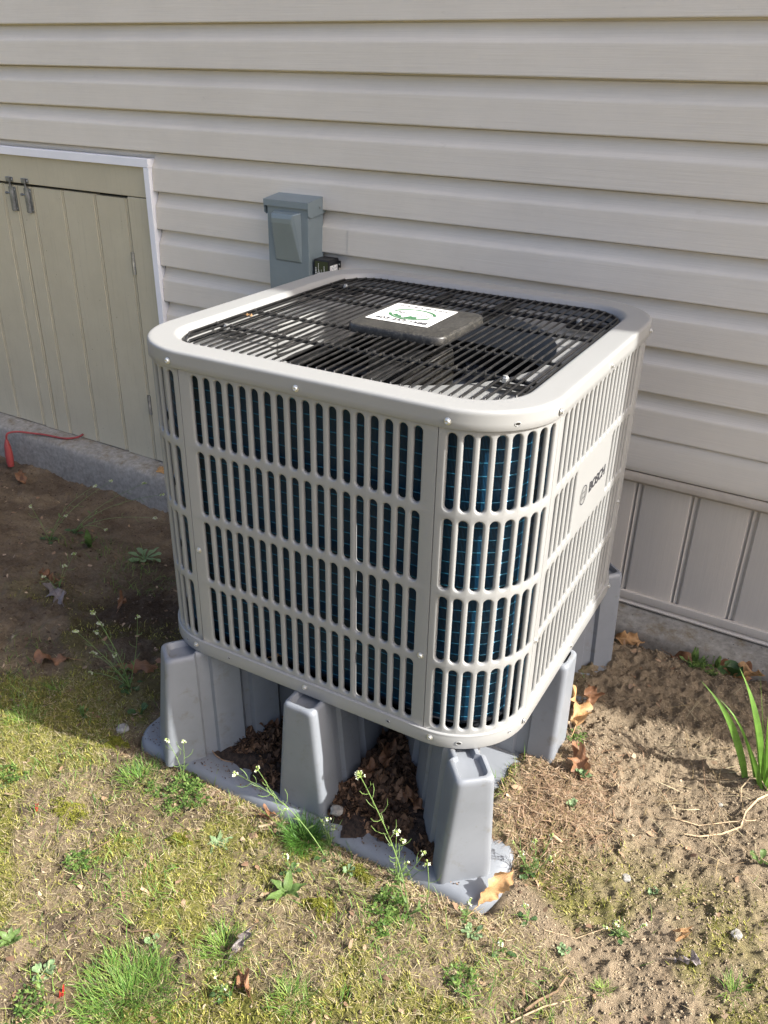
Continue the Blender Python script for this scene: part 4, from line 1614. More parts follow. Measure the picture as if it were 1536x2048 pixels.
# leaf shards: small bent quads
def shards(name, xs_, ys_, zs_, size, cols, tilt=0.35):
    n = len(xs_)
    s_ = RNG.uniform(size[0], size[1], n)
    asp = RNG.uniform(0.35, 0.9, n)
    base = np.array([(-1, -0.6), (-0.1, -1), (1, -0.4), (0.9, 0.6), (0.1, 1), (-0.9, 0.5)])
    V = np.zeros((n, 6, 3))
    V[:, :, :2] = base[None]+RNG.normal(0, 0.22, (n, 6, 2))
    V[:, :, 1] *= asp[:, None]
    V[:, :, 2] = RNG.normal(0, 0.22, (n, 6))
    a_ = RNG.uniform(0, 2*np.pi, n); t_ = RNG.normal(0, tilt, n); u_ = RNG.normal(0, tilt, n)
    z = V[:, :, 2]+V[:, :, 0]*np.tan(np.clip(t_, -1, 1))[:, None]+V[:, :, 1]*np.tan(np.clip(u_, -1, 1))[:, None]
    ca, sa = np.cos(a_)[:, None], np.sin(a_)[:, None]
    x_ = V[:, :, 0]*ca-V[:, :, 1]*sa; y_ = V[:, :, 0]*sa+V[:, :, 1]*ca
    V = np.stack([x_, y_, z], -1)*s_[:, None, None]*0.5
    V += np.stack([xs_, ys_, zs_+s_*0.18], -1)[:, None, :]
    F0 = np.array([(0, 1, 4, 5), (1, 2, 3, 4)])
    faces = (np.arange(n)[:, None, None]*6+F0[None]).reshape(-1, 4)
    return stuff(name, 'crumb', V.reshape(-1, 3), faces, np.repeat(cols, 6, 0), False)


xs_, ys_ = scatter(5200, -1.7, 1.35, -0.72, 0.95, lambda x, y: 0.18+0.25*DENS['lawn'](x, y)+0.35*np.exp(-((x-0.93)**2+(y-0.12)**2)/0.02))
shards('leaf_crumbs', xs_, ys_, gh(xs_, ys_)+0.002, (0.004, 0.014), pal(len(xs_), LEAFC, 0.2))
# shredded bark and rootlets by the near and right legs
n = 5200
a_ = RNG.normal(0, 1, (n, 2))
xs_ = 0.800+a_[:, 0]*0.050; ys_ = 0.215+a_[:, 1]*0.085
k_ = (xs_ > 0.70) & (ys_ > 0.03)
xs_, ys_ = xs_[k_], ys_[k_]
V, F, cc_ = strips('t', xs_, ys_, (0.006, 0.03), (0.0007, 0.0022), (-0.05, 0.45), (-0.6, 0.1), pal(len(xs_), LEAFC+STRAWC[2:4], 0.2), 3, 0.001)
stuff('bark_shreds', 'straw', V, F, cc_)
# bark shreds lying on the lower side of the tray front, along its edge
n = 2600
xs_ = RNG.uniform(-0.06, 0.82, n); ys_ = -0.084+RNG.normal(0, 0.010, n)
V, F, cc_ = strips('t', xs_, ys_, (0.004, 0.022), (0.0007, 0.0020), (-0.05, 0.5), (-0.6, 0.1), pal(len(xs_), LEAFC+STRAWC, 0.2), 3, 0.001)
stuff('edge_litter', 'straw', V, F, cc_)
# roots and dead fibres on the right-hand earth
n = 300
xs_ = RNG.uniform(0.95, 1.35, n); ys_ = RNG.uniform(0.2, 0.75, n)
V, F, cc_ = strips('t', xs_, ys_, (0.02, 0.09), (0.0008, 0.0018), (0.0, 0.35), (-0.5, 0.0), pal(n, STRAWC[2:], 0.2), 6, 0.001)
stuff('dead_fibres', 'straw', V, F, cc_)


# leaf litter piles between the legs of the riser
def pile(name, blobs, n, size, cols, base=TZ):
    xs_, ys_, zs_ = [], [], []
    for (cx, cy, rx, ry, h_, ang, w_) in blobs:
        m_ = int(n*w_)
        r_ = np.sqrt(RNG.random(m_)); t_ = RNG.uniform(0, 2*np.pi, m_)
        u_ = r_*np.cos(t_)*rx; v_ = r_*np.sin(t_)*ry
        x = cx+u_*math.cos(ang)-v_*math.sin(ang); y = cy+u_*math.sin(ang)+v_*math.cos(ang)
        xs_.append(x); ys_.append(y)
        zs_.append(base+h_*np.clip(1-r_**2, 0, 1)*RNG.uniform(0.55, 1.0, m_)*(0.6+0.8*vn(x*40, y*40)))
    xs_ = np.concatenate(xs_); ys_ = np.concatenate(ys_); zs_ = np.concatenate(zs_)
    return shards(name, xs_, ys_, zs_, size, pal(len(xs_), cols, 0.25), 0.6)


PC = [(0.10, 0.06, 0.035), (0.17, 0.10, 0.055), (0.26, 0.155, 0.09), (0.045, 0.028, 0.018), (0.06, 0.036, 0.024)]
pile('leaf_litter', [(0.20, 0.115, 0.12, 0.10, 0.045, 0.7, 0.6), (0.26, 0.03, 0.08, 0.045, 0.018, -0.6, 0.25), (0.28, 0.17, 0.07, 0.10, 0.06, 0, 0.4)], 6500, (0.004, 0.015), PC)
pile('leaf_litter', [(0.50, 0.13, 0.085, 0.13, 0.055, 0.35, 0.7), (0.45, 0.02, 0.05, 0.05, 0.025, 0.3, 0.25), (0.56, 0.03, 0.075, 0.055, 0.020, 0.5, 0.25), (0.62, 0.02, 0.03, 0.06, 0.015, 0.6, 0.12)], 7500, (0.004, 0.019), PC)
# fine dark humus under each pile
for blobs in ([(0.19, 0.10, 0.14, 0.11), (0.27, 0.02, 0.10, 0.055), (0.28, 0.17, 0.08, 0.11)], [(0.50, 0.12, 0.09, 0.15), (0.46, 0.02, 0.06, 0.05), (0.58, 0.03, 0.085, 0.055)]):
    mb = MB()
    for (cx, cy, rx, ry) in blobs:
        rows = []
        for i in range(7):
            f_ = i/6
            row = []
            for q in range(36):
                t_ = 2*math.pi*q/36
                k_ = 1+0.22*math.sin(3*t_+cx*40)+0.14*math.sin(7*t_+cy*50)+0.08*math.sin(13*t_)
                x = cx+math.cos(t_)*rx*f_*k_; y = cy+math.sin(t_)*ry*f_*k_
                row.append((x, y, TZ-0.001+0.022*(1-f_**2)*(0.5+float(vn(np.array(x*60), np.array(y*60))))))
            rows.append(row)
        mb.grid(rows, closed_v=True)
    me_ = mb.mesh('humus', smooth='all')
    me_.materials.append(MATS['humus'])
    tag(link('humus', me_, None), kind='stuff')
# dirt film crumbs on the tray
n = 1600
xs_ = RNG.uniform(-0.03, 0.72, n); ys_ = RNG.uniform(-0.055, 0.12, n)
shards('tray_grit', xs_, ys_, np.full(n, TZ+0.0002), (0.0012, 0.0045), pal(n, PC+DARKC, 0.2), 0.2)


# ------------------------------------------------------------------ individual leaves
def ground_z(x, y):
    return float(gh(np.array(x), np.array(y)))


def leaf_mesh(length, width, lobes=4.5, depth=0.38, curl=0.2, cup=0.2, twist=0.0, wave=0.012, seed=0, nu=34, nv=8, shape='oak', drop=0.0):
    rnd = random.Random(seed)
    ph = rnd.random()*6
    mb = MB()
    rows = []; uvs = []
    for i in range(nu+1):
        t_ = i/nu
        if shape == 'oak':
            w0 = math.sin(math.pi*min(1, t_**0.75))**0.6*(0.35+0.75*t_)*(1.0 if t_ < 0.85 else 1-(t_-0.85)*1.5)
            wv = 1-depth*(0.5+0.5*math.cos(2*math.pi*lobes*t_+0.4))
        elif shape == 'spoon':
            w0 = (0.16+0.84*ss(0.25, 0.7, t_))*math.sqrt(max(0, 1-max(0, (t_-0.68)/0.32)**2)); wv = 1
        elif shape == 'lance':
            w0 = math.sin(math.pi*t_**0.8)**0.8*0.95+0.05*(1-t_); wv = 1
        else:      # blade
            w0 = (1-t_**2.2)*0.9+0.1*(1-t_); wv = 1
        for j in range(nv+1):
            s_ = 2*j/nv-1
            w_ = width*0.5*w0*(wv if abs(s_) > 0.0 else 1)
            if shape == 'oak':
                w_ *= 1+0.10*math.sin(t_*23+ph+(2 if s_ > 0 else 0))
            x = t_*length
            y = s_*w_
            z = cup*abs(s_)**1.6*width*0.5*w0+wave*math.sin(t_*13+ph+s_*2.2)*abs(s_)+wave*0.7*math.sin(t_*7+ph*2)*s_
            # curl along the length
            a_ = curl*t_
            xx = length*(math.sin(a_)/curl if abs(curl) > 1e-3 else t_)
            zz = length*((1-math.cos(a_))/curl if abs(curl) > 1e-3 else 0)
            nx2, nz2 = -math.sin(a_), math.cos(a_)
            tw = twist*t_
            y2 = y*math.cos(tw)-z*math.sin(tw); z2 = y*math.sin(tw)+z*math.cos(tw)
            rows.append((xx+nx2*z2, y2, zz+nz2*z2-drop*t_*t_*length))
            uvs.append((s_, t_))
    grid = [rows[i*(nv+1):(i+1)*(nv+1)] for i in range(nu+1)]
    mb.grid(grid, uvs=uvs)
    if shape == 'oak':
        n0 = len(mb.v)
        q_ = min(1.0, length/0.08)
        mb.tube([(0.004, 0, 0.001), (-0.02*q_, 0.001, 0.001), (-0.032*q_, 0.004*q_, 0.003)], [0.0012*q_, 0.0009*q_, 0.0007*q_], 5)
    return mb.mesh('leaf', smooth='all')


def fallen_leaf(label, x, y, length, width, az, mat, seed=0, tilt=(0, 0), z=None, dz=0.004, **kw):
    me_ = leaf_mesh(length, width, seed=seed, **kw)
    me_.materials.append(MATS[mat])
    o_ = link('dead_leaf', me_, None)
    o_.location = (x, y, (ground_z(x, y) if z is None else z)+dz)
    o_.rotation_euler = (tilt[0], tilt[1], az)
    return tag(o_, label, 'dead leaf', 'dead leaves on the ground')


LEAVES = [
    ('large curled brown oak leaf left of the riser corner', 'BIGL', 0.118, 0.088, R(35), 'leaf_brown', 1, (R(10), R(-12)), dict(curl=-0.9, cup=-0.35, wave=0.010)),
    ('flat brown lobed leaf in the shaded grass at the left edge', 'BIGL2', 0.100, 0.075, R(205), 'leaf_brown', 2, (R(4), R(-4)), dict(curl=-0.4, cup=-0.15, lobes=5.5)),
    ('purplish grey pointed leaf on the mossy shaded ground at the left', 'GRAY', 0.105, 0.080, R(155), 'leaf_grey', 3, (R(4), R(2)), dict(curl=0.2, cup=0.05, lobes=3.0, depth=0.55)),
    ('small upright dull brown leaf on the dark soil patch', 'LEAFM', 0.050, 0.034, R(115), 'leaf_brown', 4, (R(20), R(-25)), dict(curl=-0.8, cup=0.3)),
    ('small curled leaf above the dark soil patch', 'LEAFS', 0.055, 0.030, R(10), 'leaf_brown', 5, (R(15), R(-8)), dict(curl=0.6, cup=0.5)),
    ('crumpled brown leaf at the foot of the concrete below the red plug', 'CORNER', 0.10, 0.06, R(-40), 'leaf_brown', 6, (R(25), R(-15)), dict(curl=-0.8, cup=0.5)),
    ('small three lobed brown leaf in the shade at the left', 'THREE', 0.050, 0.036, R(190), 'leaf_brown', 14, (R(8), R(-8)), dict(curl=0.5, cup=0.3, lobes=2.5, depth=0.5)),
    ('tiny rolled brown leaf lying on the front corner of the tray', 'SMALLROLL', 0.034, 0.016, R(60), 'leaf_tan', 7, (0, R(-10)), dict(curl=0.5, cup=1.3)),
    ('pale orange curled leaf against the right leg', 'R1', 0.110, 0.075, R(95), 'leaf_tan', 8, (R(25), R(-22)), dict(curl=-1.2, cup=0.5)),
    ('dull brown leaf curled below the pale one against the right leg', 'R1B', 0.085, 0.060, R(-70), 'leaf_brown', 9, (R(20), R(-18)), dict(curl=-1.0, cup=0.6)),
    ('darker folded leaf behind the right leg', 'R1C', 0.07, 0.055, R(80), 'leaf_brown', 10, (R(30), R(-30)), dict(curl=-0.9, cup=0.4)),
    ('brown leaf leaning on the concrete behind the rear riser leg', 'R2', 0.085, 0.06, R(20), 'leaf_tan', 11, (R(35), R(-8)), dict(curl=-0.8, cup=0.3)),
    ('wide brown leaf lying against the concrete right of the unit', 'R3', 0.130, 0.082, R(-25), 'leaf_brown', 12, (R(20), R(-6)), dict(curl=-0.7, cup=0.3)),
    ('brown leaf in the middle of the row along the concrete', 'R4', 0.115, 0.075, R(10), 'leaf_brown', 13, (R(25), R(-10)), dict(curl=-0.9, cup=0.4)),
    ('tan leaf beside the round leaved seedling at the concrete', 'R5', 0.105, 0.060, R(-10), 'leaf_tan', 15, (R(25), R(-10)), dict(curl=0.8, cup=0.8)),
    ('long curled dry leaf standing in the lawn', 'CURL', 0.062, 0.020, R(75), 'leaf_grey', 16, (R(15), R(-20)), dict(curl=0.9, cup=1.0, lobes=3, depth=0.2)),
    ('flat reddish brown leaf in the lawn near the bottom of the picture', 'LOW', 0.050, 0.032, R(150), 'leaf_brown', 17, (R(5), R(3)), dict(curl=-0.3, cup=0.2)),
    ('grey brown leaf fragment on the mossy ground at the lower right', 'LOWR', 0.040, 0.020, R(20), 'leaf_grey', 18, (R(5), R(-6)), dict(curl=0.3, cup=0.5, depth=0.2)),
    ('small pale curled leaf with a stalk on the mossy ground right of centre', 'PALE', 0.022, 0.016, R(200), 'leaf_tan', 19, (R(10), R(-25)), dict(curl=0.9, cup=0.7)),
    ('small tan leaf among the litter beside the tray edge', 'EDGE', 0.035, 0.026, R(20), 'leaf_brown', 20, (R(8), R(-8)), dict(curl=0.5, cup=0.3)),
]
POS = {'BIGL': (-0.2507, 0.1126, -0.1799), 'BIGL2': (-0.3816, 0.0788, -0.1796), 'GRAY': (-0.5975, 0.2476, -0.1917), 'LEAFM': (-0.4485, 0.3085, -0.1958), 'LEAFS': (-0.7192, 0.3204, -0.1963), 'CORNER': (-1.64, 0.95, -0.356), 'THREE': (-0.7342, 0.3405, -0.207), 'SMALLROLL': (0.695, -0.034, -0.1971), 'R1': (0.768, 0.4131, -0.144), 'R1B': (0.79, 0.36, -0.1947), 'R1C': (0.765, 0.49, -0.2065), 'R2': (0.715, 0.93, -0.2694), 'R3': (0.8697, 0.89, -0.2615), 'R4': (0.9617, 0.8855, -0.2586), 'R5': (1.0038, 0.8877, -0.2584), 'CURL': (0.4419, -0.3393, -0.1886), 'LOW': (0.5121, -0.3771, -0.1812), 'LOWR': (1.0714, 0.0102, -0.172), 'PALE': (1.0807, 0.0528, -0.1544), 'EDGE': (0.3115, -0.0848, -0.1883)}
for (lab, key, ln, wd, az, mt, sd, tl, kw) in LEAVES:
    x, y, z = POS[key]
    dz = 0.014 if kw['curl'] < -0.6 else 0.006
    if key == 'SMALLROLL':
        fallen_leaf(lab, x, y, ln, wd, az, mt, sd, tl, z=TZ, dz=0.003, **kw)
    else:
        fallen_leaf(lab, x, y, ln, wd, az, mt, sd, tl, dz=dz, **kw)
# the leaf leaning on the front corner of the tray
me_ = leaf_mesh(0.086, 0.050, seed=31, curl=0.30, cup=0.30, lobes=6.5, depth=0.22, wave=0.005)
me_.materials.append(MATS['leaf_tan'])
o_ = link('dead_leaf', me_, None)
o_.matrix_world = Matrix.Translation((0.757, -0.060, TZ-0.008)) @ Matrix.Rotation(R(62), 4, 'Z') @ Matrix.Rotation(R(-38), 4, 'Y') @ Matrix.Rotation(R(52), 4, 'X')
tag(o_, 'orange tan oak leaf propped on its edge at the front corner of the tray', 'dead leaf', 'dead leaves on the ground')
# leaves caught in the unit and on the piles
for (lab, x, y, z, ln, wd, az, mt, sd) in (
    ('small dry leaf stuck on the base lip behind the front slots', 0.283, 0.012, 0.134, 0.024, 0.012, R(50), 'leaf_tan', 41),
    ('tiny leaf scrap lying on the left end of the top grille', 0.086, 0.245, 0.6950, 0.013, 0.009, R(20), 'leaf_tan', 42),
    ('brown leaf on top of the left litter pile', 0.190, 0.125, TZ+0.044, 0.045, 0.030, R(70), 'leaf_dark', 43),
    ('dark leaf on the slope of the left litter pile', 0.235, 0.085, TZ+0.036, 0.048, 0.028, R(200), 'leaf_dark', 44),
    ('tan leaf at the mouth of the right litter pile', 0.440, 0.045, TZ+0.028, 0.062, 0.040, R(60), 'leaf_brown', 45),
    ('dull leaf in the middle of the right litter pile', 0.490, 0.085, TZ+0.048, 0.070, 0.050, R(110), 'leaf_brown', 46),
    ('pointed brown leaf high on the right litter pile', 0.500, 0.170, TZ+0.060, 0.075, 0.050, R(75), 'leaf_dark', 47),
    ('brown leaf beside the near leg on the right litter pile', 0.545, 0.060, TZ+0.034, 0.055, 0.036, R(-20), 'leaf_brown', 48)):
    fallen_leaf(lab, x, y, ln, wd, az, mt, sd, (R(8), R(-12)), z=z, dz=0.004, curl=-0.5, cup=0.3, depth=0.38 if ln > 0.03 else 0.08, wave=0.012 if ln > 0.03 else 0.002)


# ------------------------------------------------------------------ weeds
def curve_pts(p0, p1, bow, n=10, side=(0, 0, 1)):
    p0, p1 = Vector(p0), Vector(p1)
    s_ = Vector(side)
    return [p0.lerp(p1, i/n)+s_*bow*math.sin(math.pi*i/n) for i in range(n+1)]


def rosette(label, x, y, n, length, width, mat='leaf_green', shape='spoon', lift=0.35, seed=0, cat='weed', group='rosette weeds in the ground', z=None):
    rnd = random.Random(seed)
    t_ = thing('rosette_weed', label, cat, (x, y, ground_z(x, y)+0.002 if z is None else z), rnd.random()*6, group)
    for i in range(n):
        ln = length*rnd.uniform(0.7, 1.1)
        me_ = leaf_mesh(ln, width*rnd.uniform(0.8, 1.1), seed=seed*7+i, nu=12, nv=4, shape=shape, curl=rnd.uniform(-0.9, -0.2), cup=0.2, wave=0.0015)
        me_.materials.append(MATS[mat])
        o_ = link('leaf', me_, None, t_)
        o_.rotation_euler = (rnd.uniform(-0.2, 0.2), -rnd.uniform(0.6, 1.4)*lift-0.12, 2*math.pi*i/n+rnd.uniform(-0.25, 0.25))
        o_.location = (0, 0, 0.001*i*0.3)
    return t_


def flower_head(t_, p, d_, n_open, size, seed, scale=1.0):
    rnd = random.Random(seed)
    mb = MB(); mg = MB()
    p = Vector(p)
    d_ = Vector(d_).normalized()
    for i in range(n_open):
        a_ = rnd.random()*6.28
        off = Vector((math.cos(a_), math.sin(a_), 0))*size*rnd.uniform(0.3, 1)-d_*rnd.uniform(-0.2, 0.9)*size
        c_ = p+off
        ax = (off.normalized()+Vector((0, 0, 0.9))).normalized()
        e1 = ax.orthogonal().normalized(); e2 = ax.cross(e1)
        r_ = 0.0022*scale
        for k_ in range(4):
            b_ = k_*math.pi/2+a_
            u_ = (e1*math.cos(b_)+e2*math.sin(b_)); v_ = ax.cross(u_)
            mb.add([c_, c_+u_*r_*0.7+v_*r_*0.42+ax*r_*0.5, c_+u_*r_*1.2+ax*r_*0.75, c_+u_*r_*0.7-v_*r_*0.42+ax*r_*0.5], [(0, 1, 2, 3)])
        mg.tube([p-d_*size*1.2, c_], 0.00035*scale, 4)
        mg.lathe([(0, -0.002*scale), (0.0011*scale, -0.0010*scale), (0.0010*scale, 0.0006*scale), (0, 0.001*scale)], 6, tuple(c_))
    for i in range(int(n_open*0.8)+2):
        a_ = rnd.random()*6.28
        c_ = p+Vector((math.cos(a_), math.sin(a_), 0.5))*size*0.35*rnd.random()+d_*0.001
        mg.lathe([(0, -0.0012*scale), (0.0011*scale, 0), (0, 0.0014*scale)], 6, tuple(c_))
    mb.build('flower', 'petal', t_)
    mg.build('bud_cluster', 'bud', t_, smooth=True)


def cress(label, x, y, stems, seed=0, basal=5, z=None, r_=0.0009, scale=1.0, bl=0.022):
    """thin white-flowered cress: stems = list of (dx, dy, height, bow vector, pods, flowers)"""
    rnd = random.Random(seed)
    zz = ground_z(x, y) if z is None else z
    t_ = thing('flowering_weed', label, 'weed', (x, y, zz), 0, 'thin weeds with tiny white flowers')
    for i in range(basal):
        me_ = leaf_mesh(bl*rnd.uniform(0.7, 1.1), bl*0.42, seed=i+seed, nu=10, nv=4, shape='spoon', curl=-0.6, wave=0.001)
        me_.materials.append(MATS['leaf_dgreen'])
        o_ = link('leaf', me_, None, t_)
        o_.rotation_euler = (0, -0.4, 2*math.pi*i/basal+rnd.random())
    for (dx, dy, h_, bow, pods, fl) in stems:
        pts = []
        n = 12
        for i in range(n+1):
            f_ = i/n
            b_ = math.sin(math.pi*f_)
            pts.append(Vector((dx*f_**1.2+bow[0]*b_, dy*f_**1.2+bow[1]*b_, h_*f_+bow[2]*b_)))
        mb = MB()
        mb.tube(pts, [r_*(1-0.55*i/n) for i in range(n+1)], 5)
        # pods (siliques) up the stem
        tot = len(pts)-1
        for k_ in range(pods):
            f_ = 0.42+0.52*k_/max(1, pods)
            i = int(f_*tot); g_ = f_*tot-i
            p = pts[i].lerp(pts[min(i+1, tot)], g_)
            d_ = (pts[min(i+1, tot)]-pts[max(0, i-1)]).normalized()
            a_ = k_*2.4+seed
            e1 = d_.orthogonal().normalized(); e2 = d_.cross(e1)
            out = e1*math.cos(a_)+e2*math.sin(a_)
            L_ = rnd.uniform(0.010, 0.020)*scale
            mb.tube([p, p+out*L_*0.4+d_*L_*0.15, p+out*L_*0.75+d_*L_*0.5, p+out*L_*0.9+d_*L_*1.0], [0.0004, 0.0004, 0.0006, 0.0003], 4)
        mb.build('stem', 'stem', t_, smooth=True)
        for k_ in range(3):
            f_ = 0.12+0.14*k_
            i = int(f_*tot)
            me_ = leaf_mesh(0.014*scale, 0.004*scale, seed=k_, nu=8, nv=2, shape='lance', curl=-0.5, wave=0.0)
            me_.materials.append(MATS['leaf_green'])
            o_ = link('leaf', me_, None, t_)
            o_.location = pts[i]; o_.rotation_euler = (0, -0.7, rnd.random()*6)
        if fl:
            d_ = pts[-1]-pts[-2]
            flower_head(t_, pts[-1], d_, fl, 0.0052*scale, seed+int(h_*1000), 1.0*scale)
    return t_


def clump(label, x, y, rad, n, name='leafy_clump', mat='leaf_dgreen', seed=0, leaf=0.010, height=0.02):
    """low clump of small paired leaves: too many to count, one mesh"""
    rnd = random.Random(seed)
    V = []; F = []
    for i in range(n):
        a_ = rnd.random()*6.28; r_ = rad*math.sqrt(rnd.random())*(1+0.3*math.sin(a_*3+seed))
        px_, py_ = x+r_*math.cos(a_), y+r_*math.sin(a_)
        pz_ = ground_z(px_, py_)+height*(1-(r_/rad)**2*0.6)*rnd.uniform(0.15, 1)
        az = rnd.random()*6.28
        for s_ in (0, math.pi, math.pi/2):
            b_ = az+s_+rnd.uniform(-0.3, 0.3)
            ln = leaf*0.8*rnd.uniform(0.6, 1.15); w_ = ln*0.27; el = rnd.uniform(0.1, 0.7)
            u_ = Vector((math.cos(b_)*math.cos(el), math.sin(b_)*math.cos(el), math.sin(el)))
            v_ = Vector((-math.sin(b_), math.cos(b_), 0))
            w3 = u_.cross(v_)
            p = Vector((px_, py_, pz_))
            o__ = len(V)
            V += [p, p+u_*ln*0.5+v_*w_+w3*-w_*0.5, p+u_*ln*0.5, p+u_*ln*0.5-v_*w_+w3*-w_*0.5, p+u_*ln-Vector((0, 0, ln*0.12))]
            F += [(o__, o__+1, o__+2), (o__, o__+2, o__+3), (o__+1, o__+4, o__+2), (o__+2, o__+4, o__+3)]
    cc_ = pal(n*3, [(0.045, 0.095, 0.02), (0.085, 0.155, 0.03), (0.16, 0.24, 0.06)], 0.2)
    me_ = np_mesh(name, np.array([tuple(v) for v in V]), np.array(F), np.repeat(cc_, 5, 0), False)
    o_ = link(name, me_, 'blade_grass')
    return tag(o_, label, 'weed', 'low leafy weed clumps')


def tuft(label, x, y, n, length, spread, seed=0, cols=GRASSC[:3], name='grass_tuft', out=1.0):
    r_ = np.random.default_rng(seed)
    a_ = r_.uniform(0, 2*np.pi, n); d_ = r_.random(n)**0.7*spread
    xs_ = x+np.cos(a_)*d_; ys_ = y+np.sin(a_)*d_
    V, F, cc_ = strips('t', xs_, ys_, (length*0.45, length), (0.0008, 0.0016), (0.75, 1.45), (-1.7, -0.4), pal(n, cols, 0.2), 6, 0.0, heading=a_+r_.normal(0, 0.6, n), taper=0.05)
    me_ = np_mesh(name, V, F, cc_, True)
    return tag(link(name, me_, 'blade_grass'), label, 'grass tuft', 'grass tufts')


cress('tallest flowering weed, standing in front of the near leg of the riser', 0.655, -0.122,
      [(-0.082, -0.030, 0.309, (0.012, 0, 0.0), 16, 11), (-0.020, -0.014, 0.200, (-0.012, 0, 0), 5, 7), (0.030, 0.0, 0.150, (0.02, 0, -0.02), 3, 3)], 1, 6, scale=1.25, r_=0.0013)
cress('short dry flowering weed beside the grass tuft at the tray edge', 0.468, -0.078, [(-0.004, 0, 0.075, (0, 0, 0), 4, 5), (0.010, 0.0, 0.062, (0, 0, 0), 3, 3), (-0.016, 0.0, 0.060, (0, 0, 0), 3, 3)], 2, 3)
cress('branching weed with small flowers in front of the right half of the tray', 0.612, -0.080, [(0.006, 0.0, 0.110, (-0.008, 0, 0), 5, 5), (0.042, 0.012, 0.088, (0.006, 0, 0.0), 4, 6), (0.016, 0.0, 0.060, (0, 0, 0), 3, 4), (-0.006, 0, 0.045, (0, 0, 0), 2, 3)], 3, 4)
cress('weed with two white heads rising in front of the left end of the tray', 0.120, -0.088, [(-0.024, -0.004, 0.100, (0.01, 0, 0), 3, 6), (0.010, 0.006, 0.104, (0.006, 0, 0), 3, 4)], 4, 4)
cress('low arching weed with long seed pods leaning left over the tray', 0.470, -0.098, [(-0.185, -0.018, 0.128, (0.0, 0, 0.030), 14, 7)], 5, 4, scale=1.15, r_=0.0010)
cress('thin weed bending in front of the middle leg', 0.365, -0.088, [(-0.050, 0.0, 0.132, (0.014, 0, 0), 3, 5), (0.012, 0.0, 0.06, (0, 0, 0), 2, 2)], 6, 3)
cress('many branched white flowering weed in the shade beside the left riser leg', -0.181, 0.075,
      [(-0.057, -0.02, 0.204, (0.01, 0, 0), 3, 9), (-0.067, 0.0, 0.158, (0.01, 0, 0), 3, 9), (-0.095, 0.01, 0.118, (0.012, 0, 0), 2, 7), (-0.115, -0.03, 0.137, (0.01, 0, 0), 3, 7), (0.058, 0.0, 0.221, (0.01, 0, 0), 3, 6),
       (-0.107, 0.0, 0.060, (0, 0, 0.01), 2, 7), (-0.032, 0.0, 0.086, (0, 0, 0), 2, 7), (-0.105, -0.02, 0.016, (0, 0, 0.012), 2, 6)], 7, 6, scale=1.1, bl=0.035)
cress('weed leaning towards the concrete with heads high in the shade at the far left', -0.994, 0.542, [(0.252, 0.0, 0.26, (0, 0, 0.02), 4, 9), (0.300, 0.02, 0.28, (0, 0, 0.01), 4, 8), (0.10, 0.0, 0.12, (0, 0, 0), 2, 5), (-0.06, 0.0, 0.11, (0, 0, 0), 2, 5)], 8, 6, scale=1.3, bl=0.035)
cress('sprawling weed with stems reaching right across the shaded earth', -1.02, 0.66, [(0.333, 0.019, 0.262, (0, 0, 0.01), 4, 7), (0.361, 0.019, 0.150, (0, 0, 0.02), 4, 8), (0.424, 0.0, 0.255, (0, 0, 0.02), 4, 8), (0.16, 0.0, 0.06, (0, 0, 0.02), 3, 6)], 9, 6, scale=1.3, bl=0.04)
cress('small upright weed above the grey leaf on the shaded ground', -0.664, 0.293, [(0.048, 0.0, 0.105, (0, 0, 0), 3, 8), (-0.056, 0.0, 0.035, (0, 0, 0.01), 2, 8), (0.093, 0.0, 0.154, (0, 0, 0), 3, 7)], 10, 6, scale=1.15)
cress('bushy little flowering weed at the bare right corner of the tray', 0.805, 0.050, [(-0.018, 0.0, 0.044, (0, 0, 0), 2, 5), (0.006, 0.0, 0.085, (0.006, 0, 0), 3, 6), (0.030, 0.014, 0.100, (0.006, 0, 0), 3, 4), (0.036, 0.0, 0.060, (0.006, 0, 0), 2, 4), (-0.028, -0.01, 0.070, (0, 0, 0), 2, 2)], 11, 7, scale=1.05)
cress('little flower head in front of the propped orange leaf', 0.748, -0.086, [(0.003, 0.0, 0.048, (0, 0, 0), 1, 7), (-0.014, 0.0, 0.022, (0, 0, 0), 1, 2)], 12, 3)
cress('low two headed weed on the bare earth at the lower right', 0.984, 0.017, [(-0.012, 0, 0.028, (0, 0, 0), 1, 6), (0.032, 0, 0.050, (0.004, 0, 0), 1, 6), (-0.028, -0.01, 0.020, (0, 0, 0), 1, 4)], 13, 4)
cress('single low flower head on the moss just right of the tray corner', 0.840, -0.035, [(-0.01, 0, 0.030, (0, 0, 0), 1, 8)], 14, 3)
cress('tiny low flower head below the tray corner', 0.825, -0.110, [(-0.006, 0, 0.020, (0, 0, 0), 1, 7)], 15, 3)
cress('tiny white flower head deep in the lawn at the bottom centre', 0.470, -0.395, [(-0.01, 0.0, 0.045, (0, 0, 0), 2, 6), (0.012, 0, 0.03, (0, 0, 0), 1, 4)], 16, 4)
cress('tiny white flowered weed in the lawn below the middle leg', 0.435, -0.155, [(-0.012, 0.0, 0.040, (0, 0, 0), 2, 6), (0.014, 0, 0.028, (0, 0, 0), 1, 4)], 17, 4)

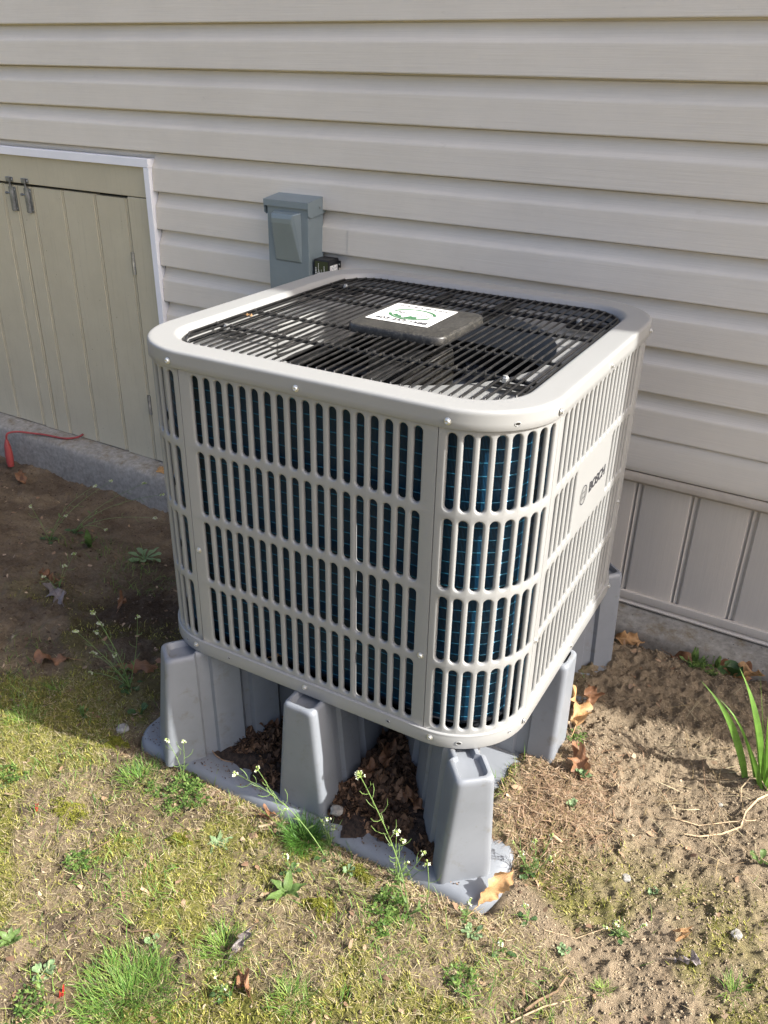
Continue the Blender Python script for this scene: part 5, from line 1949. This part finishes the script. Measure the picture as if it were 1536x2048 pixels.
rosette('pale green five leaved rosette weed in the lawn below the leafy clump', 0.278, -0.168, 6, 0.034, 0.010, 'leaf_pale', 'lance', 0.35, 1)
rosette('rosette weed with two long bright leaves in the front lawn', 0.454, -0.195, 5, 0.048, 0.016, 'leaf_green', 'lance', 0.8, 2)
rosette('small silvery rosette weed on the mossy earth below the tray corner', 0.770, -0.109, 9, 0.022, 0.008, 'leaf_pale', 'spoon', 0.5, 3)
rosette('tiny grey green rosette weed on the earth at the lower right', 0.910, -0.060, 7, 0.016, 0.007, 'leaf_pale', 'spoon', 0.3, 4)
rosette('rounded pale rosette weed in the lawn at the bottom left', 0.212, -0.513, 9, 0.022, 0.010, 'leaf_pale', 'spoon', 0.4, 5)
rosette('dark narrow leaved rosette weed at the left edge of the lawn', 0.127, -0.505, 8, 0.030, 0.009, 'leaf_green', 'lance', 0.7, 6)
rosette('two leaved seedling by the left corner of the tray', -0.090, 0.018, 3, 0.036, 0.018, 'leaf_dgreen', 'spoon', 0.9, 7)
rosette('flat spoon leaved rosette weed in the shade left of the unit', -0.700, 0.655, 12, 0.062, 0.019, 'leaf_pale', 'spoon', 0.35, 8)
rosette('tall bright seedling with broad leaves on the shaded earth', -0.880, 0.600, 6, 0.060, 0.021, 'leaf_green', 'lance', 1.5, 9)
rosette('upper minty seedling on the bare earth right of the unit', 0.822, 0.296, 9, 0.026, 0.012, 'leaf_pale', 'lance', 1.1, 10)
rosette('lower minty seedling on the bare earth right of the unit', 0.829, 0.214, 7, 0.018, 0.010, 'leaf_pale', 'lance', 0.9, 11)
rosette('small light green seedling cut by the right edge of the picture', 1.162, 0.262, 5, 0.026, 0.012, 'leaf_green', 'spoon', 0.8, 12)
rosette('tiny crinkled seedling halfway across the bare earth', 1.011, 0.110, 5, 0.013, 0.008, 'leaf_pale', 'spoon', 0.7, 13)
rosette('little pale seedling at the lawn edge beside the grass tuft', 0.525, -0.108, 5, 0.018, 0.008, 'leaf_pale', 'spoon', 0.7, 14)
rosette('narrow leaved seedling in the shade below the brown oak leaf', -0.205, -0.045, 6, 0.036, 0.008, 'leaf_green', 'lance', 1.1, 15)
rosette('round leaved seedling against the concrete beside the iris', 1.020, 0.865, 5, 0.046, 0.036, 'leaf_dgreen', 'spoon', 0.9, 16)
rosette('upright sprout with narrow leaves among the brown leaves at the concrete', 0.935, 0.845, 9, 0.050, 0.012, 'leaf_green', 'lance', 2.0, 17)
rosette('second upright sprout close to the concrete', 0.985, 0.860, 7, 0.042, 0.011, 'leaf_green', 'lance', 2.0, 18)
rosette('oval leaved seedling in the lower lawn left of the long grass', 0.32, -0.385, 3, 0.022, 0.013, 'leaf_pale', 'spoon', 0.8, 19)

clump('leafy dark green clump in the lawn in front of the tray', 0.150, -0.112, 0.046, 150, seed=1, leaf=0.011, height=0.024)
clump('second smaller leafy clump trailing left of the big one', 0.085, -0.135, 0.022, 30, seed=8, leaf=0.009, height=0.014)
clump('leafy clump at the foot of the tallest flowering weed', 0.625, -0.128, 0.034, 85, seed=2, leaf=0.012, height=0.016)
clump('small dark leafy weed just below the tallest weed', 0.628, -0.172, 0.016, 20, seed=3, leaf=0.012, height=0.012)
clump('leafy clump low on the lawn right of the bottom centre', 0.787, -0.186, 0.030, 60, seed=4, leaf=0.010, height=0.014)
clump('dark leafy clump in the lawn left of centre', 0.100, -0.335, 0.030, 55, seed=5, leaf=0.011, height=0.016)
clump('dark leafy clump at the left edge of the lawn', -0.185, -0.250, 0.026, 45, seed=6, leaf=0.011, height=0.016)
clump('leafy clump in the bottom left corner', 0.235, -0.560, 0.035, 55, seed=7, leaf=0.012, height=0.016)
clump('fine green ferny clump below the brown leaves at the concrete', 0.955, 0.815, 0.030, 55, seed=9, leaf=0.012, height=0.022)
clump('moist green clump beside the orange leaf at the right leg', 0.778, 0.40, 0.022, 40, seed=10, leaf=0.008, height=0.012)

tuft('dense dark green grass tuft at the tray edge by the middle leg', 0.420, -0.090, 420, 0.062, 0.026, 1, GRASSC[:2])
tuft('wide patch of long green grass at the bottom of the picture', 0.345, -0.470, 1300, 0.036, 0.075, 2, GRASSC)
tuft('loose grass tuft left of the leafy clump', 0.045, -0.125, 260, 0.040, 0.040, 3, GRASSC)
tuft('grass tuft in the middle of the front lawn', 0.425, -0.330, 220, 0.045, 0.035, 4, GRASSC[1:])
tuft('bright grass tuft at the top left corner of the sunny lawn', -0.300, -0.120, 200, 0.036, 0.040, 5, GRASSC[1:])
tuft('grass tuft at the bottom centre', 0.570, -0.350, 150, 0.035, 0.030, 6, GRASSC)
tuft('light green tuft on the mossy earth at the lower right', 0.985, -0.085, 60, 0.022, 0.012, 7, GRASSC[2:])
tuft('thin tuft at the right edge near the bottom', 1.165, 0.005, 50, 0.040, 0.016, 8, GRASSC[1:])
tuft('few tall blades by the middle leg leaning over the tray', 0.400, -0.088, 9, 0.130, 0.012, 9, GRASSC[:2])
tuft('single upright blade pair on the bare earth', 1.052, 0.130, 4, 0.036, 0.003, 10, GRASSC[1:])
tuft('tuft of blades under the broad brown leaf in the shade', -0.33, -0.01, 30, 0.045, 0.02, 11, GRASSC[1:3])

# iris at the right edge
IR = thing('iris_plant', 'tall sword leaved iris at the right edge of the bare earth', 'plant', (1.137, 0.462, ground_z(1.15, 0.462)))
for i, (dx, dy, h_, w_, base, bend, tw) in enumerate((
        (-0.125, 0.000, 0.205, 0.016, (-0.030, 0.0), -0.25, 0.3), (-0.095, 0.035, 0.235, 0.019, (0.0, 0.004), -0.2, 0.5), (-0.105, 0.015, 0.165, 0.011, (-0.012, 0.002), -0.2, 0.2),
        (-0.060, 0.04, 0.240, 0.012, (0.002, 0.01), 0.1, 0.4), (-0.040, 0.02, 0.250, 0.020, (0.006, -0.002), 0.15, 0.9), (-0.020, 0.05, 0.270, 0.018, (0.012, 0.006), 0.1, 0.6),
        (-0.050, -0.02, 0.140, 0.012, (0.0, -0.01), 0.2, 0.4), (0.03, 0.03, 0.26, 0.019, (0.018, 0.0), 0.1, 0.8), (0.07, -0.01, 0.24, 0.018, (0.022, 0.004), 0.1, 0.3), (0.015, -0.03, 0.20, 0.015, (0.012, -0.008), 0.2, 1.2))):
    mb = MB(); rows = []; uvs = []
    n = 14
    e1 = Vector((dx, dy, 0)).normalized() if abs(dx)+abs(dy) > 0 else Vector((1, 0, 0))
    for k_ in range(n+1):
        f_ = k_/n
        p = Vector((base[0]+dx*f_**1.15, base[1]+dy*f_**1.15, h_*(f_-max(0, bend)*0.35*f_*f_)-0.006+(0.03*math.sin(math.pi*f_) if bend < 0 else 0)))
        a_ = tw*f_+0.7*i
        s_ = Vector((math.cos(a_*0.6+0.4), math.sin(a_*0.6+0.4)*0.8, 0.0))
        nrm = Vector((-s_.y, s_.x, 0))
        ww = w_*0.42*(0.6+0.6*math.sin(math.pi*min(1, f_*1.1+0.12)))*(1-f_**3.5)
        rows.append([p-s_*ww, p-s_*ww*0.5+nrm*ww*0.14, p+nrm*ww*0.24, p+s_*ww*0.5+nrm*ww*0.14, p+s_*ww])
        uvs.extend([(-1, f_), (-0.5, f_), (0, f_), (0.5, f_), (1, f_)])
    mb.grid([[tuple(q_) for q_ in r_] for r_ in rows], uvs=uvs)
    mb.build('leaf', 'iris', IR, smooth=True)

# moss cushions
def cushion(label, x, y, rx, ry, h_, seed):
    r_ = np.random.default_rng(seed)
    n = 2600
    t_ = r_.uniform(0, 2*np.pi, n); d_ = np.sqrt(r_.random(n))
    k_ = 1+0.28*np.sin(3*t_+seed)+0.18*np.sin(5*t_)+0.10*np.sin(11*t_+seed)
    xs_ = x+np.cos(t_)*d_*rx*k_; ys_ = y+np.sin(t_)*d_*ry*k_
    V, F, cc_ = strips('t', xs_, ys_, (0.0018, 0.0042), (0.0009, 0.0016), (0.4, 1.5), (-0.4, 0.3), pal(n, [(0.15, 0.17, 0.02), (0.23, 0.24, 0.03), (0.31, 0.30, 0.05), (0.12, 0.12, 0.02)], 0.2), 2, 0.0, taper=0.3)
    lift = np.repeat(h_*(1-d_**2), 6)
    V[:, 2] += lift
    me_ = np_mesh('moss_cushion', V, F, cc_, True)
    tag(link('moss_cushion', me_, 'moss'), label, 'moss', 'moss cushions')


cushion('bright green moss cushion at the left corner of the tray', -0.0700, -0.078, 0.026, 0.018, 0.008, 1)
cushion('olive moss cushion in the lawn between rosette and tray', 0.215, -0.200, 0.022, 0.015, 0.006, 2)
cushion('olive moss cushion under the right half of the tray edge', 0.540, -0.100, 0.036, 0.014, 0.005, 3)
cushion('brownish moss cushion in the lawn below the tallest weed', 0.520, -0.190, 0.030, 0.020, 0.005, 4)
cushion('wide yellow moss cushion in the lawn left of centre', -0.010, -0.260, 0.040, 0.026, 0.005, 5)


def stone(label, x, y, r_, seed, name='stone', mat='stone', flat=0.6):
    bm = bmesh.new()
    bmesh.ops.create_icosphere(bm, subdivisions=2, radius=r_)
    rnd = random.Random(seed)
    for v in bm.verts:
        v.co *= 1+rnd.uniform(-0.22, 0.22)
        v.co.z *= flat
    me_ = bpy.data.meshes.new(name); bm.to_mesh(me_); bm.free()
    o_ = link(name, me_, mat)
    o_.location = (x, y, ground_z(x, y)+r_*flat*0.4)
    o_.rotation_euler = (0, 0, rnd.random()*6)
    return tag(o_, label, 'stone', 'loose stones')


stone('pale crumpled stone at the left corner of the tray', -0.090, -0.040, 0.014, 1)
s_ = stone('translucent grey stone on the leaf litter at the tray edge', 0.452, -0.030, 0.013, 2)
s_.location.z = TZ+0.022
stone('grey stone at the right edge of the mossy earth', 1.150, 0.095, 0.009, 3)
stone('angular earth coloured stone on the bare ground', 0.963, 0.118, 0.008, 4, mat='stone')
stone('dark flat stone in the lawn below the tray', 0.327, -0.125, 0.009, 5, mat='twig')
stone('small white stone on the earth by the iris', 1.075, 0.385, 0.005, 6)


def twig(label, pts, r_, mat='twig', name='twig', cat='twig'):
    P3 = [(x, y, ground_z(x, y)+h_) for x, y, h_ in pts]
    mb = MB(); mb.tube(P3, [r_*(1-0.4*i/len(P3)) for i in range(len(P3))], 6)
    o_ = mb.build(name, mat, None, smooth=True)
    return tag(o_, label, cat, 'twigs and bits of wood')


twig('brown stick lying at the lower right of the lawn', [(0.892, -0.185, 0.003), (0.905, -0.160, 0.005), (0.925, -0.135, 0.004), (0.93, -0.10, 0.003)], 0.0024)
twig('pale straw stick crossing the brown one', [(0.88, -0.215, 0.004), (0.915, -0.165, 0.008), (0.955, -0.125, 0.006)], 0.0016, 'root')
twig('thin dark twig in the lower lawn', [(0.250, -0.385, 0.004), (0.275, -0.387, 0.006), (0.300, -0.372, 0.007), (0.320, -0.375, 0.004)], 0.0017)
twig('pale wood splinter by the tray edge', [(0.325, -0.105, 0.004), (0.345, -0.088, 0.005)], 0.0026, 'root')
twig('thin dark twig standing in the lawn at the left', [(0.095, -0.315, 0.002), (0.108, -0.295, 0.006), (0.118, -0.27, 0.010)], 0.0012)
twig('wood chip on the bare earth below the minty seedling', [(0.89, 0.165, 0.004), (0.902, 0.185, 0.005)], 0.0025, 'twig')
twig('pale chip beside the bare tray corner', [(0.822, 0.120, 0.006), (0.842, 0.118, 0.006)], 0.0030, 'root')
twig('long dry root winding over the earth below the iris', [(1.150, 0.440, 0.006), (1.135, 0.41, 0.010), (1.12, 0.37, 0.006), (1.118, 0.33, 0.004), (1.09, 0.295, 0.007), (1.055, 0.27, 0.006), (1.03, 0.255, 0.003)], 0.0022, 'root')
twig('looped pale root at the foot of the iris', [(1.148, 0.45, 0.006), (1.13, 0.455, 0.018), (1.112, 0.445, 0.020), (1.102, 0.425, 0.010), (1.108, 0.40, 0.003)], 0.0018, 'root')
twig('thin brown root left of the iris', [(1.02, 0.47, 0.004), (1.03, 0.435, 0.008), (1.04, 0.40, 0.005), (1.07, 0.37, 0.003), (1.065, 0.345, 0.003)], 0.0014, 'twig')
twig('upper pale root running parallel to the long one', [(1.14, 0.36, 0.005), (1.10, 0.335, 0.008), (1.05, 0.30, 0.004), (1.00, 0.285, 0.006)], 0.0013, 'root')
twig('loose dry rootlet on the lower mossy earth', [(0.87, -0.04, 0.003), (0.92, -0.02, 0.005), (0.96, 0.02, 0.004), (1.0, 0.03, 0.003)], 0.0008, 'root')
o_ = twig('dark red wooden stub beside the near leg on the tray', [(0.62, -0.005, 0), (0.665, 0.008, 0)], 0.006)
o_.location.z = TZ-ground_z(0.64, 0.0)+0.006
# wire loop on the tray
mb = MB()
mb.tube([(0.120+0.045-0.045*math.cos(t_*1.25), 0.016-0.034*math.sin(t_*1.25), TZ+0.003+0.002*math.sin(3*t_)) for t_ in np.linspace(0, 2.4, 16)], 0.0011, 6)
tag(mb.build('dry_stem', 'twig', None, smooth=True), 'curved thin brown stem lying on the tray beside the left litter pile', 'twig', 'twigs and bits of wood')
# sawdust heap and red scraps
mb = MB()
rows = []
wy = wall_y(-0.985)-0.055
for i in range(6):
    f_ = i/5
    rows.append([(-0.985+math.cos(t_)*0.045*f_*(1+0.2*math.sin(3*t_)), wy+math.sin(t_)*0.028*f_*(1+0.2*math.sin(5*t_)), -0.203+0.010*(1-f_*f_)*(0.7+0.5*math.sin(t_*7+i))) for t_ in np.linspace(0, 2*math.pi, 24, endpoint=False)])
mb.grid(rows, closed_v=True)
tag(mb.build('sawdust_heap', 'sawdust', None, smooth='all'), 'small heap of orange sawdust on the concrete ledge by the door', 'sawdust')
for (lab, x, y, sd) in (('shiny red leaf scrap in the lawn at the bottom left', 0.262, -0.528, 51), ('small reddish petal scrap in the lawn at the left', -0.068, -0.290, 52)):
    fallen_leaf(lab, x, y, 0.011, 0.007, R(30*sd), 'leaf_red', sd, (R(10), R(-10)), curl=-0.4, cup=0.3)

bpy.context.view_layer.update()
